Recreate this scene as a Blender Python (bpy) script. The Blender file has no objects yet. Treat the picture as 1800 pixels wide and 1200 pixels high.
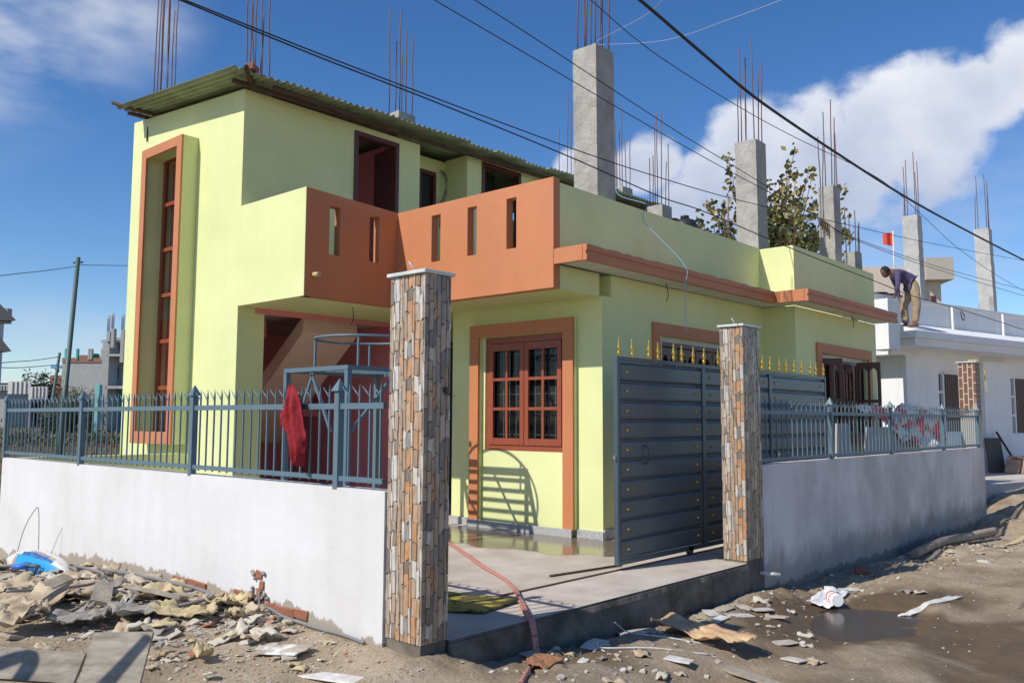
import bpy, bmesh, math, random
from mathutils import Vector, Matrix, noise
R=math.radians
random.seed(7)
S=bpy.context.scene
COL=S.collection
# ------------------------------------------------------------------ camera, sky, sun, exposure
YAW=.73; PITCH=.0905; ROLL=-.004
fw=Vector((math.cos(YAW)*math.cos(PITCH),math.sin(YAW)*math.cos(PITCH),math.sin(PITCH)))
rt=Vector((math.sin(YAW),-math.cos(YAW),0)); dn=fw.cross(rt)
rt2=math.cos(ROLL)*rt+math.sin(ROLL)*dn; dn2=-math.sin(ROLL)*rt+math.cos(ROLL)*dn
cd=bpy.data.cameras.new('camera'); cam=bpy.data.objects.new('camera',cd); COL.objects.link(cam)
M3=Matrix((rt2,-dn2,-fw)).transposed()
cam.matrix_world=Matrix.Translation((0,0,1.45))@M3.to_4x4()
cd.sensor_width=36; cd.lens=36*1520/1800; cd.clip_start=.05; cd.clip_end=3000
S.camera=cam
S.render.resolution_x=1024; S.render.resolution_y=682
S.view_settings.view_transform='Standard'; S.view_settings.look='None'
S.view_settings.exposure=0.0; S.view_settings.gamma=1; S.view_settings.use_curve_mapping=False
SUN=Vector((-1.02,.254,1)).normalized()
el=math.asin(SUN.z); az=math.atan2(SUN.x,SUN.y)
ld=bpy.data.lights.new('sun','SUN'); ld.energy=4.7; ld.angle=R(.53); ld.color=(1,.95,.86)
lo=bpy.data.objects.new('sun',ld); COL.objects.link(lo); lo.rotation_euler=(-SUN).to_track_quat('-Z','Y').to_euler(); lo.location=(-20,5,30)

def pxdir(u,v):
    return (fw+(u-900)/1520*rt2+(v-600)/1520*dn2).normalized()
W=bpy.data.worlds.new('World'); S.world=W; W.use_nodes=True
nt=W.node_tree; nt.nodes.clear(); N=nt.nodes.new; Lk=nt.links.new
out=N('ShaderNodeOutputWorld'); bg=N('ShaderNodeBackground'); Lk(bg.outputs[0],out.inputs[0])
sky=N('ShaderNodeTexSky'); sky.sky_type='NISHITA'; sky.sun_disc=False; sky.sun_elevation=el; sky.sun_rotation=az
sky.altitude=1300; sky.air_density=1.0; sky.dust_density=.75; sky.ozone_density=2.2
bg.inputs['Strength'].default_value=.14
tc=N('ShaderNodeTexCoord')
def math_(op,a,b=None,clamp=False):
    m=N('ShaderNodeMath'); m.operation=op; m.use_clamp=clamp
    for i,x in enumerate((a,b)):
        if x is None: continue
        if isinstance(x,(int,float)): m.inputs[i].default_value=x
        else: Lk(x,m.inputs[i])
    return m.outputs[0]
nz=N('ShaderNodeTexNoise'); nz.inputs['Scale'].default_value=11; nz.inputs['Detail'].default_value=9; nz.inputs['Roughness'].default_value=.56
mp=N('ShaderNodeMapping'); mp.inputs['Scale'].default_value=(1,1,1.5); Lk(tc.outputs['Generated'],mp.inputs[0]); Lk(mp.outputs[0],nz.inputs['Vector'])
blobs=[(1560,225,.120,1.0),(1430,255,.110,1.0),(1660,210,.10,1.0),(1730,170,.080,1.0),(1800,125,.080,1.0),(1330,260,.095,.95),(1500,290,.12,.95),(1620,280,.10,.85),(1250,320,.085,.95),(1150,290,.07,.95),(1110,300,.05,.85),(1200,345,.07,.85),(1400,340,.085,.7),(1000,288,.035,.7),(1560,370,.07,.5),(1730,250,.06,.6)]
acc=None
for (u,v,r,amp) in blobs:
    vd=N('ShaderNodeVectorMath'); vd.operation='DISTANCE'; Lk(tc.outputs['Generated'],vd.inputs[0]); vd.inputs[1].default_value=pxdir(u,v)
    m=N('ShaderNodeMapRange'); m.interpolation_type='SMOOTHSTEP'; Lk(vd.outputs['Value'],m.inputs['Value'])
    m.inputs['From Min'].default_value=0; m.inputs['From Max'].default_value=r; m.inputs['To Min'].default_value=amp; m.inputs['To Max'].default_value=0
    acc=m.outputs[0] if acc is None else math_('MAXIMUM',acc,m.outputs[0])
nzc=math_('MULTIPLY',math_('SUBTRACT',nz.outputs[0],.5),1.25)
den=math_('ADD',acc,nzc)
mr=N('ShaderNodeMapRange'); mr.interpolation_type='SMOOTHSTEP'; Lk(den,mr.inputs['Value']); mr.inputs['From Min'].default_value=.32; mr.inputs['From Max'].default_value=.66; mr.inputs['To Max'].default_value=.95
nz2=N('ShaderNodeTexNoise'); nz2.inputs['Scale'].default_value=9; nz2.inputs['Detail'].default_value=5
mp2=N('ShaderNodeMapping'); mp2.inputs['Location'].default_value=(.03,-.02,-.045); Lk(tc.outputs['Generated'],mp2.inputs[0]); Lk(mp2.outputs[0],nz2.inputs['Vector'])
shade=N('ShaderNodeMapRange'); Lk(math_('ADD',den,math_('MULTIPLY',nz2.outputs[0],-.9)),shade.inputs['Value'])
shade.inputs['From Min'].default_value=-.05; shade.inputs['From Max'].default_value=.8
sz_=N('ShaderNodeSeparateXYZ'); Lk(tc.outputs['Generated'],sz_.inputs[0])
lowm=N('ShaderNodeMapRange'); Lk(math_('ADD',sz_.outputs[2],math_('MULTIPLY',math_('SUBTRACT',nz2.outputs[0],.5),.16)),lowm.inputs['Value']); lowm.inputs['From Min'].default_value=.36; lowm.inputs['From Max'].default_value=.24
crp=N('ShaderNodeValToRGB'); Lk(math_('ADD',math_('MULTIPLY',shade.outputs[0],.45),math_('MULTIPLY',lowm.outputs[0],.75),True),crp.inputs[0])
crp.color_ramp.elements[0].color=(6.9,7.0,7.3,1); crp.color_ramp.elements[1].color=(3.4,3.9,5.1,1)
vac=None
for (u,v,r,amp) in [(40,30,.13,.70),(150,40,.10,.6),(240,25,.09,.45),(-80,50,.16,.7),(1700,420,.16,.42),(1620,500,.10,.45),(1500,380,.16,.6),(1330,380,.12,.55),(1650,360,.14,.5),(60,610,.09,.5),(160,605,.05,.6),(20,640,.12,.4),(1780,480,.10,.4)]:
    vd=N('ShaderNodeVectorMath'); vd.operation='DISTANCE'; Lk(tc.outputs['Generated'],vd.inputs[0]); vd.inputs[1].default_value=pxdir(u,v)
    m=N('ShaderNodeMapRange'); m.interpolation_type='SMOOTHSTEP'; Lk(vd.outputs['Value'],m.inputs['Value'])
    m.inputs['From Min'].default_value=0; m.inputs['From Max'].default_value=r; m.inputs['To Min'].default_value=amp; m.inputs['To Max'].default_value=0
    vac=m.outputs[0] if vac is None else math_('MAXIMUM',vac,m.outputs[0])
nz3=N('ShaderNodeTexNoise'); nz3.inputs['Scale'].default_value=8; nz3.inputs['Detail'].default_value=7
mp3=N('ShaderNodeMapping'); mp3.inputs['Scale'].default_value=(1,1,2.6); Lk(tc.outputs['Generated'],mp3.inputs[0]); Lk(mp3.outputs[0],nz3.inputs['Vector'])
veil=math_('MULTIPLY',vac,math_('MULTIPLY',math_('SUBTRACT',nz3.outputs[0],.33),3.2,True),True)
mx=N('ShaderNodeMix'); mx.data_type='RGBA'; Lk(math_('MAXIMUM',mr.outputs[0],veil),mx.inputs[0]); Lk(crp.outputs[0],mx.inputs[7])
hs=N('ShaderNodeHueSaturation'); hs.inputs['Saturation'].default_value=1.28; hs.inputs['Hue'].default_value=.506; hs.inputs['Value'].default_value=1.15; hs.inputs['Value'].default_value=1.0; Lk(sky.outputs[0],hs.inputs['Color'])
Lk(hs.outputs[0],mx.inputs[6]); Lk(mx.outputs[2],bg.inputs['Color'])

# ------------------------------------------------------------------ materials
MATS={}
def mat(name,col,rough=.7,col2=None,scale=3,amt=.5,detail=6,bump=.0,bscale=40,metal=0,stretch=(1,1,1),spec=.5,attr=None,contrast=(.35,.65),coord='Object',streak=0):
    if name in MATS: return MATS[name]
    m=bpy.data.materials.new(name); MATS[name]=m; m.use_nodes=True
    t=m.node_tree; b=t.nodes['Principled BSDF']; n=t.nodes.new; l=t.links.new
    b.inputs['Roughness'].default_value=rough; b.inputs['Metallic'].default_value=metal
    b.inputs['Specular IOR Level'].default_value=spec
    c4=lambda c:(c[0],c[1],c[2],1)
    tc=n('ShaderNodeNewGeometry') if coord=='World' else n('ShaderNodeTexCoord')
    src=tc.outputs['Position'] if coord=='World' else tc.outputs['Object']
    mp=n('ShaderNodeMapping'); mp.inputs['Scale'].default_value=stretch; l(src,mp.inputs[0])
    if attr:
        a=n('ShaderNodeAttribute'); a.attribute_name=attr; base=a.outputs['Color']
    if col2 is not None or attr:
        nz=n('ShaderNodeTexNoise'); nz.inputs['Scale'].default_value=scale; nz.inputs['Detail'].default_value=detail; nz.inputs['Roughness'].default_value=.6; l(mp.outputs[0],nz.inputs['Vector'])
        mr=n('ShaderNodeMapRange'); mr.inputs['From Min'].default_value=contrast[0]; mr.inputs['From Max'].default_value=contrast[1]; mr.inputs['To Max'].default_value=amt; l(nz.outputs[0],mr.inputs['Value'])
        mx=n('ShaderNodeMix'); mx.data_type='RGBA'; l(mr.outputs[0],mx.inputs[0])
        if attr:
            l(base,mx.inputs[6]); mm=n('ShaderNodeMix'); mm.data_type='RGBA'; mm.blend_type='MULTIPLY'; mm.inputs[0].default_value=1; l(base,mm.inputs[6]); mm.inputs[7].default_value=c4(col2 or (.6,.6,.6)); l(mm.outputs[2],mx.inputs[7])
        else:
            mx.inputs[6].default_value=c4(col); mx.inputs[7].default_value=c4(col2)
        last=mx.outputs[2]
        if streak:
            ms=n('ShaderNodeMapping'); ms.inputs['Scale'].default_value=(5,5,.45); l(src,ms.inputs[0]); ns=n('ShaderNodeTexNoise'); ns.inputs['Scale'].default_value=1.6; ns.inputs['Detail'].default_value=7; ns.inputs['Roughness'].default_value=.7; l(ms.outputs[0],ns.inputs['Vector'])
            rs=n('ShaderNodeMapRange'); rs.inputs['From Min'].default_value=.52; rs.inputs['From Max'].default_value=.72; rs.inputs['To Max'].default_value=streak; l(ns.outputs[0],rs.inputs['Value'])
            m3=n('ShaderNodeMix'); m3.data_type='RGBA'; m3.blend_type='MULTIPLY'; l(rs.outputs[0],m3.inputs[0]); l(last,m3.inputs[6]); m3.inputs[7].default_value=(.62,.60,.52,1); last=m3.outputs[2]
            # roller patches of slightly different tone
            n4=n('ShaderNodeTexNoise'); n4.inputs['Scale'].default_value=.55; n4.inputs['Detail'].default_value=3; l(src,n4.inputs['Vector']); r4=n('ShaderNodeMapRange'); r4.inputs['From Min'].default_value=.42; r4.inputs['From Max'].default_value=.6; r4.inputs['To Max'].default_value=.5; l(n4.outputs[0],r4.inputs['Value'])
            m4=n('ShaderNodeMix'); m4.data_type='RGBA'; m4.blend_type='MULTIPLY'; l(r4.outputs[0],m4.inputs[0]); l(last,m4.inputs[6]); m4.inputs[7].default_value=(.92,.93,.90,1); last=m4.outputs[2]
        l(last,b.inputs['Base Color'])
    else: b.inputs['Base Color'].default_value=c4(col)
    if bump:
        nb=n('ShaderNodeTexNoise'); nb.inputs['Scale'].default_value=bscale; nb.inputs['Detail'].default_value=8; l(mp.outputs[0],nb.inputs['Vector'])
        bp=n('ShaderNodeBump'); bp.inputs['Strength'].default_value=bump; bp.inputs['Distance'].default_value=.02; l(nb.outputs[0],bp.inputs['Height']); l(bp.outputs[0],b.inputs['Normal'])
    return m
YEL=mat('yellow_paint',(.73,.755,.375),.66,(.63,.66,.31),.8,.75,bump=.16,bscale=9,coord='World',streak=.09)
ORG=mat('orange_paint',(.55,.205,.085),.6,(.48,.175,.07),1.0,.8,bump=.18,bscale=9,coord='World',streak=.16)
WHT=mat('white_paint',(.80,.80,.80),.7,(.66,.66,.68),1.2,.5,bump=.12,bscale=9,coord='World')
SOF=mat('soffit_white',(.66,.68,.60),.8,(.5,.5,.42),2,.5,bump=.1,bscale=12,coord='World')
CON=mat('concrete',(.40,.38,.345),.9,(.27,.255,.23),4,.8,bump=.75,bscale=16,coord='World')
CON2=mat('concrete_pale',(.47,.47,.44),.9,(.33,.32,.30),3,.7,bump=.4,bscale=14,coord='World')
RST=mat('rusty_steel',(.22,.10,.06),.75,(.12,.075,.06),9,.8,metal=.3)
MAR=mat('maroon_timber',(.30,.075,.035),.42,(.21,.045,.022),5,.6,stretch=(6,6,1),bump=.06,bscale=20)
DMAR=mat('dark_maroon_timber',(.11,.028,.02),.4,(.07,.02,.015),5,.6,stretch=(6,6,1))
GLS=mat('dark_glass',(.012,.014,.015),.06,spec=.8)
DRK=mat('dark_room',(.03,.028,.026),.9)  # near-black colour that paints in the darkness of rooms
PNK=mat('pink_paint',(.76,.26,.28),.7,(.70,.22,.24),1.5,.5,bump=.06,bscale=14)
BGE=mat('stair_beige',(.74,.52,.43),.75,(.68,.46,.38),2,.5,bump=.06,bscale=14)
GRYB=mat('step_stone',(.30,.22,.15),.85,(.22,.16,.11),5,.7,bump=.3)
BLU=mat('blue_grey_paint',(.105,.165,.205),.5,(.085,.135,.172),6,.5,bump=.03,bscale=30)
GAT=mat('gate_paint',(.060,.088,.112),.36,(.05,.075,.097),3,.5,bump=.02,bscale=8,spec=.55)
GLD=mat('gold_metal',(.75,.48,.08),.28,metal=.9)
SHT=mat('corrugated_sheet',(.34,.40,.26),.5,(.20,.23,.15),2.2,.9,metal=.25,bump=.12,bscale=25)
TIM=mat('old_timber',(.11,.06,.035),.85,(.05,.03,.02),6,.8,bump=.4,bscale=30)
BRK=mat('brick',(.32,.125,.07),.9,(.20,.085,.055),9,.7,bump=.5,bscale=30)
MRT=mat('mortar',(.36,.33,.28),.95,(.22,.20,.17),8,.7,bump=.6,bscale=30)
STN=mat('stone_cladding',(1,1,1),.34,(.62,.58,.55),38,.75,bump=.35,bscale=45,attr='Col',detail=8,stretch=(1,1,.35))
CAPM=mat('marble_cap',(.62,.64,.62),.35,(.40,.43,.42),8,.7)
BLK=mat('black_plastic',(.02,.022,.022),.45,(.045,.045,.045),5,.5)
CBL=mat('cable_black',(.012,.012,.014),.6)
GREYP=mat('grey_pipe',(.16,.16,.165),.5,(.26,.25,.23),8,.5)
HOS=mat('pink_hose',(.52,.23,.19),.45,(.40,.16,.13),12,.6)
RED=mat('red_cloth',(.27,.006,.014),.85,(.16,.004,.009),9,.5,bump=.35,bscale=26)
SKT=mat('skirting_tile',(.50,.50,.49),.35,(.25,.26,.27),60,.9,detail=2,coord='World')
PLK=mat('cement_crusted_board',(.38,.34,.27),.9,(.22,.185,.14),5,1,bump=.45,bscale=22,stretch=(1,1,4))
PAP=mat('cement_paper',(.52,.42,.29),.85,(.36,.27,.17),7,.8,bump=.5,bscale=18)
PAPY=mat('yellow_sack_paper',(.56,.46,.25),.8,(.42,.33,.20),6,.8,bump=.5,bscale=18)
PAPG=mat('grey_sack_paper',(.34,.31,.27),.85,(.22,.19,.16),7,.8,bump=.5,bscale=18)
TILW=mat('white_tile',(.74,.73,.70),.5,(.50,.45,.38),9,.8,bump=.15)
WPL=mat('white_plastic',(.80,.80,.80),.4)
REDP=mat('red_plastic',(.6,.03,.03),.5)

# ------------------------------------------------------------------ object helpers
def tag(o,label=None,cat=None,group=None,kind=None):
    if label: o['label']=label
    if cat: o['category']=cat
    if group: o['group']=group
    if kind: o['kind']=kind
    return o
def wloc(p):
    v=Vector((0,0,0))
    while p: v+=p.location; p=p.parent
    return v
def thing(name,loc,label,cat,group=None):
    o=bpy.data.objects.new(name,None); COL.objects.link(o); o.location=loc; o.empty_display_size=.1
    return tag(o,label,cat,group)
def copyof(o,dv,parent=None):
    c=o.copy(); COL.objects.link(c); c.parent=parent; c.location=o.location+Vector(dv); return c
class MB:
    def __init__(s): s.b=bmesh.new(); s.cl=None; s.mi=0
    def face(s,pts,mi=0):
        f=s.b.faces.new([s.b.verts.new(p) for p in pts]); f.material_index=mi; return f
    def box(s,x0,x1,y0,y1,z0,z1,mi=0):
        v=[s.b.verts.new((x,y,z)) for x in(x0,x1) for y in(y0,y1) for z in(z0,z1)]
        fs=[]
        for q in((0,1,3,2),(4,6,7,5),(0,4,5,1),(2,3,7,6),(0,2,6,4),(1,5,7,3)):
            f=s.b.faces.new([v[i] for i in q]); f.material_index=mi; fs.append(f)
        return v,fs
    def obox(s,c,ax,size,mi=0):   # oriented box: centre, 3 axes, half sizes
        ax=[Vector(a) for a in ax]; v=[]
        for i in(-1,1):
            for j in(-1,1):
                for k in(-1,1): v.append(s.b.verts.new(Vector(c)+ax[0]*i*size[0]+ax[1]*j*size[1]+ax[2]*k*size[2]))
        for q in((0,1,3,2),(4,6,7,5),(0,4,5,1),(2,3,7,6),(0,2,6,4),(1,5,7,3)):
            s.b.faces.new([v[i] for i in q]).material_index=mi
        return v
    def bar(s,a,b,w,h=None,up=(0,0,1)):
        a=Vector(a);b=Vector(b);d=b-a;L=d.length;d.normalize();u=Vector(up)
        if abs(d.dot(u))>.95:u=Vector((0,1,0))
        x=d.cross(u).normalized();y=x.cross(d)
        return s.obox((a+b)/2,(d,x,y),(L/2,w/2,(h or w)/2))
    def tube(s,pts,r,n=6,cap=True,mi=0):
        pts=[Vector(p) for p in pts]; rings=[]; 
        rr=r if isinstance(r,(list,tuple)) else [r]*len(pts)
        up=Vector((0,0,1))
        for i,p in enumerate(pts):
            d=(pts[min(i+1,len(pts)-1)]-pts[max(i-1,0)]).normalized()
            u=up if abs(d.dot(up))<.97 else Vector((1,0,0))
            x=d.cross(u).normalized(); y=x.cross(d)
            rings.append([s.b.verts.new(p+(x*math.cos(2*math.pi*k/n)+y*math.sin(2*math.pi*k/n))*rr[i]) for k in range(n)])
        for a,b in zip(rings,rings[1:]):
            for k in range(n):
                f=s.b.faces.new((a[k],a[(k+1)%n],b[(k+1)%n],b[k])); f.smooth=True; f.material_index=mi
        if cap: s.b.faces.new(rings[0][::-1]).material_index=mi; s.b.faces.new(rings[-1]).material_index=mi
    def lathe(s,c,prof,n=12,axis=(0,0,1),mi=0,seg=None):
        ax=Vector(axis).normalized(); u=Vector((1,0,0)) if abs(ax.x)<.9 else Vector((0,1,0))
        x=ax.cross(u).normalized(); y=ax.cross(x); rings=[]
        for r,h in prof:
            rings.append([s.b.verts.new(Vector(c)+ax*h+(x*math.cos(2*math.pi*k/n)+y*math.sin(2*math.pi*k/n))*max(r,1e-4)) for k in range(n)])
        for a,b in zip(rings,rings[1:]):
            for k in range(n):
                f=s.b.faces.new((a[k],a[(k+1)%n],b[(k+1)%n],b[k])); f.smooth=True; f.material_index=mi
        s.b.faces.new(rings[0][::-1]).material_index=mi; s.b.faces.new(rings[-1]).material_index=mi
    def build(s,name,m,parent=None,bevel=0,smooth=False,fix=True,origin=None):
        b=s.b
        if fix: bmesh.ops.recalc_face_normals(b,faces=b.faces[:])
        vs=[v.co for v in b.verts]
        mn=Vector([min(v[i] for v in vs) for i in range(3)]); mxx=Vector([max(v[i] for v in vs) for i in range(3)])
        c=Vector(origin) if origin else Vector(((mn.x+mxx.x)/2,(mn.y+mxx.y)/2,mn.z))
        for v in b.verts: v.co-=c
        me=bpy.data.meshes.new(name); b.to_mesh(me); b.free()
        for q in (m if isinstance(m,(list,tuple)) else [m]): me.materials.append(q)
        if smooth:
            for p in me.polygons: p.use_smooth=True
        o=bpy.data.objects.new(name,me); COL.objects.link(o)
        o.location=c-wloc(parent)
        if parent: o.parent=parent
        if bevel:
            md=o.modifiers.new('bevel','BEVEL'); md.width=bevel; md.segments=2; md.limit_method='ANGLE'
        return o
def one(fn,*a):
    m=MB(); getattr(m,fn)(*a); return m
def wall(axis,a0,a1,z0,z1,d0,d1,holes=(),topf=None,rough=0,res=None):
    """solid wall with openings. axis 'x': runs along x, thickness in y d0..d1; axis 'y': runs along y, thickness in x."""
    m=MB(); b=m.b
    A=sorted({a0,a1,*[h[0] for h in holes],*[h[1] for h in holes]}); Z=sorted({z0,z1,*[h[2] for h in holes],*[h[3] for h in holes]})
    if res:
        A=sorted(set(A)|{round(a0+i*res,4) for i in range(1,int((a1-a0)/res))}); 
    vc={}
    def V(i,j,k):
        key=(i,j,k)
        if key not in vc:
            a=A[i];z=Z[j];d=(d0,d1)[k]
            if topf and j==len(Z)-1: z=topf(a)
            vc[key]=b.verts.new((a,d,z) if axis=='x' else (d,a,z))
        return vc[key]
    def solid(i,j):
        if i<0 or j<0 or i>=len(A)-1 or j>=len(Z)-1: return False
        ca=(A[i]+A[i+1])/2; cz=(Z[j]+Z[j+1])/2
        return not any(h[0]<ca<h[1] and h[2]<cz<h[3] for h in holes)
    for i in range(len(A)-1):
        for j in range(len(Z)-1):
            if not solid(i,j): continue
            for k in(0,1): b.faces.new((V(i,j,k),V(i+1,j,k),V(i+1,j+1,k),V(i,j+1,k)))
            if not solid(i-1,j): b.faces.new((V(i,j,0),V(i,j,1),V(i,j+1,1),V(i,j+1,0)))
            if not solid(i+1,j): b.faces.new((V(i+1,j,0),V(i+1,j,1),V(i+1,j+1,1),V(i+1,j+1,0)))
            if not solid(i,j-1): b.faces.new((V(i,j,0),V(i,j,1),V(i+1,j,1),V(i+1,j,0)))
            if not solid(i,j+1): b.faces.new((V(i,j+1,0),V(i,j+1,1),V(i+1,j+1,1),V(i+1,j+1,0)))
    return m
def fbm(x,y,z=0,s=1,o=4):
    t=0;a=1;q=0
    for i in range(o):
        t+=a*noise.noise(Vector((x*s,y*s,z*s+i*7)));q+=a;a*=.5;s*=2.07
    return t/q

# ------------------------------------------------------------------ ground
CP=[(3.8,4.25,-.07),(3.8,4.6,-.04),(3.8,5.7,-.03),(3.8,6.5,0.0),(3.8,8.3,-.02),(3.8,10,-.12),(3.8,11.7,-.25),(3.5,4.2,-.10),(3.9,4.14,-.03),(4.02,4.1,-.06),(4.35,4.1,-.22),(5.7,4.15,-.27),(7,4.1,-.29),(8.2,4.1,-.28),(8.7,4.2,-.34),(9.5,4.1,-.40),(10.5,4.1,-.37),(12.4,4.1,-.42),(14.5,4.1,-.46),(16.4,4,-.5),(17.75,4.1,-.27),
(3,5.3,-.10),(3.2,7,.0),(2.5,9,-.04),(3.3,9.5,-.04),(2.3,7.6,-.02),(2.2,6,-.08),(2.0,5.2,-.1),(3.3,4.9,-.08),(3.0,4.3,-.2),(.5,5,-.3),(5,3,-.36),(7,2,-.36),(10,1.6,-.33),(9,3.75,-.36),(8.4,3.0,-.435),(8.0,3.1,-.43),(8.9,3.2,-.42),(12,2.4,-.34),(16,2.4,-.32),(18.5,3.2,-.1),(20,3.5,.02),(22,4,.12),(25,4.5,.14),(20,1,-.2),(0,0,-.3),(0,10,-.3),(-6,3,-.3),(7.7,1.75,-.41),(14,3.4,-.36),(10.7,3.1,-.33)]
def ground_h(x,y,fine=True):
    if x>25 or y>15 or x<-8 or y<-8:
        d=math.hypot(x,y); base=-.3
        if y>14: base=-.35+.9*min(1,max(0,(d-16)/50))
        if x>25 and y<12: base=.14
        return base
    n=0;s=0
    for (a,b,c) in CP:
        w=1/((x-a)**2+(y-b)**2+.05)**1.6; s+=w; n+=w*c
    h=n/s
    if y>12.5 or (x>4 and y>4.5): h=min(h,-.3)
    if fine:
        heap=max(0,1-math.hypot((x-2.9)/1.1,(y-7.6)/2.4))
        e=1-((x-8.45)/1.0)**2-((y-2.98)/.46)**2+.7*fbm(x,y,9,1.9,4)
        h-=.06*min(1,max(0,e*1.6))
        h+=(fbm(x,y,0,1.3,3)*.05) if y>4.2 else (fbm(x,y*1.6,0,.8,2)*.085+.022*math.sin(y*5.2-x*.8+2*fbm(x,y,2,.5,2)))+fbm(x,y,3,7,4)*(.020+.12*heap+(.045*max(0,1-abs(y-3.95)/.45) if x>3.9 else 0))+heap*.05
    return h
def wetness(x,y):
    w=max(0,1-math.hypot((x-8.35)/2.2,(y-2.95)/1.15))*2.6+max(0,1-math.hypot((x-7.9)/1.6,(y-1.7)/.8))*2.0
    w+=max(0,1-math.hypot((x-5.6)/2.2,(y-3.95)/.6))*1.1+max(0,1-math.hypot((x-9.5)/2.2,(y-4.0)/.35))*.9+ (.50*max(0,min(1,(3.9-y)/.8))*max(0,min(1,(12.5-x)/3)) if x>3.9 else 0)
    return min(1,max(0,w*(.75+1.6*fbm(x,y,5,1.3,5))))
def grid_axis(spec):
    o=[spec[0][0]]
    for a,b,n in spec:
        o+= [a+(b-a)*(i+1)/n for i in range(n)]
    return o
gx=grid_axis([(-900,-60,8),(-60,-6,12),(-6,1,14),(1,11.5,230),(11.5,20,80),(20,28,24),(28,100,20),(100,1200,16)])
gy=grid_axis([(-900,-60,8),(-60,-4,12),(-4,.4,10),(.4,5,115),(5,11.5,120),(11.5,16,20),(16,100,60),(100,1200,16)])
g=bmesh.new(); cl=g.verts.layers.float_color.new('Wet'); gv=[]
for y in gy:
    row=[]
    for x in gx:
        near=(1<x<20 and .3<y<11.6)
        v=g.verts.new((x,y,ground_h(x,y,near))); w=wetness(x,y) if (1<x<14 and 0<y<5) else 0
        v[cl]=(w,w,w,1); row.append(v)
    gv.append(row)
for j in range(len(gy)-1):
    for i in range(len(gx)-1):
        f=g.faces.new((gv[j][i],gv[j][i+1],gv[j+1][i+1],gv[j+1][i])); f.smooth=True
me=bpy.data.meshes.new('ground'); g.to_mesh(me); g.free()
gm=bpy.data.materials.new('dirt'); gm.use_nodes=True; t=gm.node_tree; n=t.nodes.new; l=t.links.new; b=t.nodes['Principled BSDF']
geo=n('ShaderNodeNewGeometry'); at=n('ShaderNodeAttribute'); at.attribute_name='Wet'
def nzz(sc,det=8,ro=.6):
    q=n('ShaderNodeTexNoise'); q.inputs['Scale'].default_value=sc; q.inputs['Detail'].default_value=det; q.inputs['Roughness'].default_value=ro; l(geo.outputs['Position'],q.inputs['Vector']); return q
def ramp(src,stops):
    r=n('ShaderNodeValToRGB'); l(src,r.inputs[0]); e=r.color_ramp.elements
    e[0].position,e[0].color=stops[0][0],(*stops[0][1],1); e[1].position,e[1].color=stops[-1][0],(*stops[-1][1],1)
    for p,c in stops[1:-1]:
        k=e.new(p); k.color=(*c,1)
    return r
def mixc(f,a,bb,mode='MIX'):
    m=n('ShaderNodeMix'); m.data_type='RGBA'; m.blend_type=mode
    for i,x in((0,f),(6,a),(7,bb)):
        if isinstance(x,(int,float)): m.inputs[i].default_value=x
        elif isinstance(x,tuple): m.inputs[i].default_value=(*x,1)
        else: l(x,m.inputs[i])
    return m.outputs[2]
dry=ramp(nzz(1.6,8).outputs[0],[(.30,(.27,.20,.13)),(.5,(.43,.34,.235)),(.68,(.54,.45,.335))])
fine=ramp(nzz(38,6,.7).outputs[0],[(.35,(.62,.60,.58)),(.6,(1,1,1))])
base=mixc(.75,dry.outputs[0],fine.outputs[0],'MULTIPLY')
wetc=mixc(nzz(4).outputs[0],(.085,.056,.03),(.19,.13,.072))
base=mixc(at.outputs['Fac'],base,wetc)
# far field: brown earth with dry green growth
sx=n('ShaderNodeSeparateXYZ'); l(geo.outputs['Position'],sx.inputs[0])
fm=n('ShaderNodeMapRange'); l(sx.outputs[1],fm.inputs['Value']); fm.inputs['From Min'].default_value=12.5; fm.inputs['From Max'].default_value=15
fld=ramp(nzz(.35,8).outputs[0],[(.35,(.09,.06,.035)),(.52,(.17,.12,.07)),(.62,(.12,.12,.05)),(.75,(.20,.15,.09))])
fld=mixc(.8,fld.outputs[0],ramp(nzz(5,8,.75).outputs[0],[(.35,(.3,.3,.3)),(.6,(1,1,1))]).outputs[0],'MULTIPLY')
base=mixc(fm.outputs[0],base,fld)
l(base,b.inputs['Base Color'])
rr=n('ShaderNodeMapRange'); l(at.outputs['Fac'],rr.inputs['Value']); rr.inputs['To Min'].default_value=.95; rr.inputs['To Max'].default_value=.5; l(rr.outputs[0],b.inputs['Roughness'])
b.inputs['Specular IOR Level'].default_value=.3
bp=n('ShaderNodeBump'); bp.inputs['Strength'].default_value=.8; bp.inputs['Distance'].default_value=.03; l(nzz(22,10,.7).outputs[0],bp.inputs['Height']); l(bp.outputs[0],b.inputs['Normal'])
me.materials.append(gm); go=bpy.data.objects.new('ground',me); COL.objects.link(go); tag(go,kind='structure')
# puddles
pud=mat('muddy_water',(.055,.042,.028),.16,(.075,.058,.04),2,.6,spec=.22)
def puddle(name,c,rx,ry,z):
    m=MB(); vs=[]
    for k in range(40):
        a=2*math.pi*k/40; r=1+.25*noise.noise(Vector((math.cos(a)*1.7+c[0],math.sin(a)*1.7,c[1])))
        vs.append(m.b.verts.new((c[0]+rx*r*math.cos(a),c[1]+ry*r*math.sin(a),z)))
    m.b.faces.new(vs); o=m.build(name,pud,fix=False); tag(o,kind='structure')
puddle('puddle',(8.45,3.0),1.5,.75,-.438)

# ------------------------------------------------------------------ patio slab
pm=bpy.data.materials.new('patio_concrete'); pm.use_nodes=True; t=pm.node_tree; n=t.nodes.new; l=t.links.new; b=t.nodes['Principled BSDF']
geo=n('ShaderNodeNewGeometry')
c1=ramp(nzz(2.2,9).outputs[0],[(.35,(.42,.36,.30)),(.65,(.57,.50,.425))])
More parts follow.
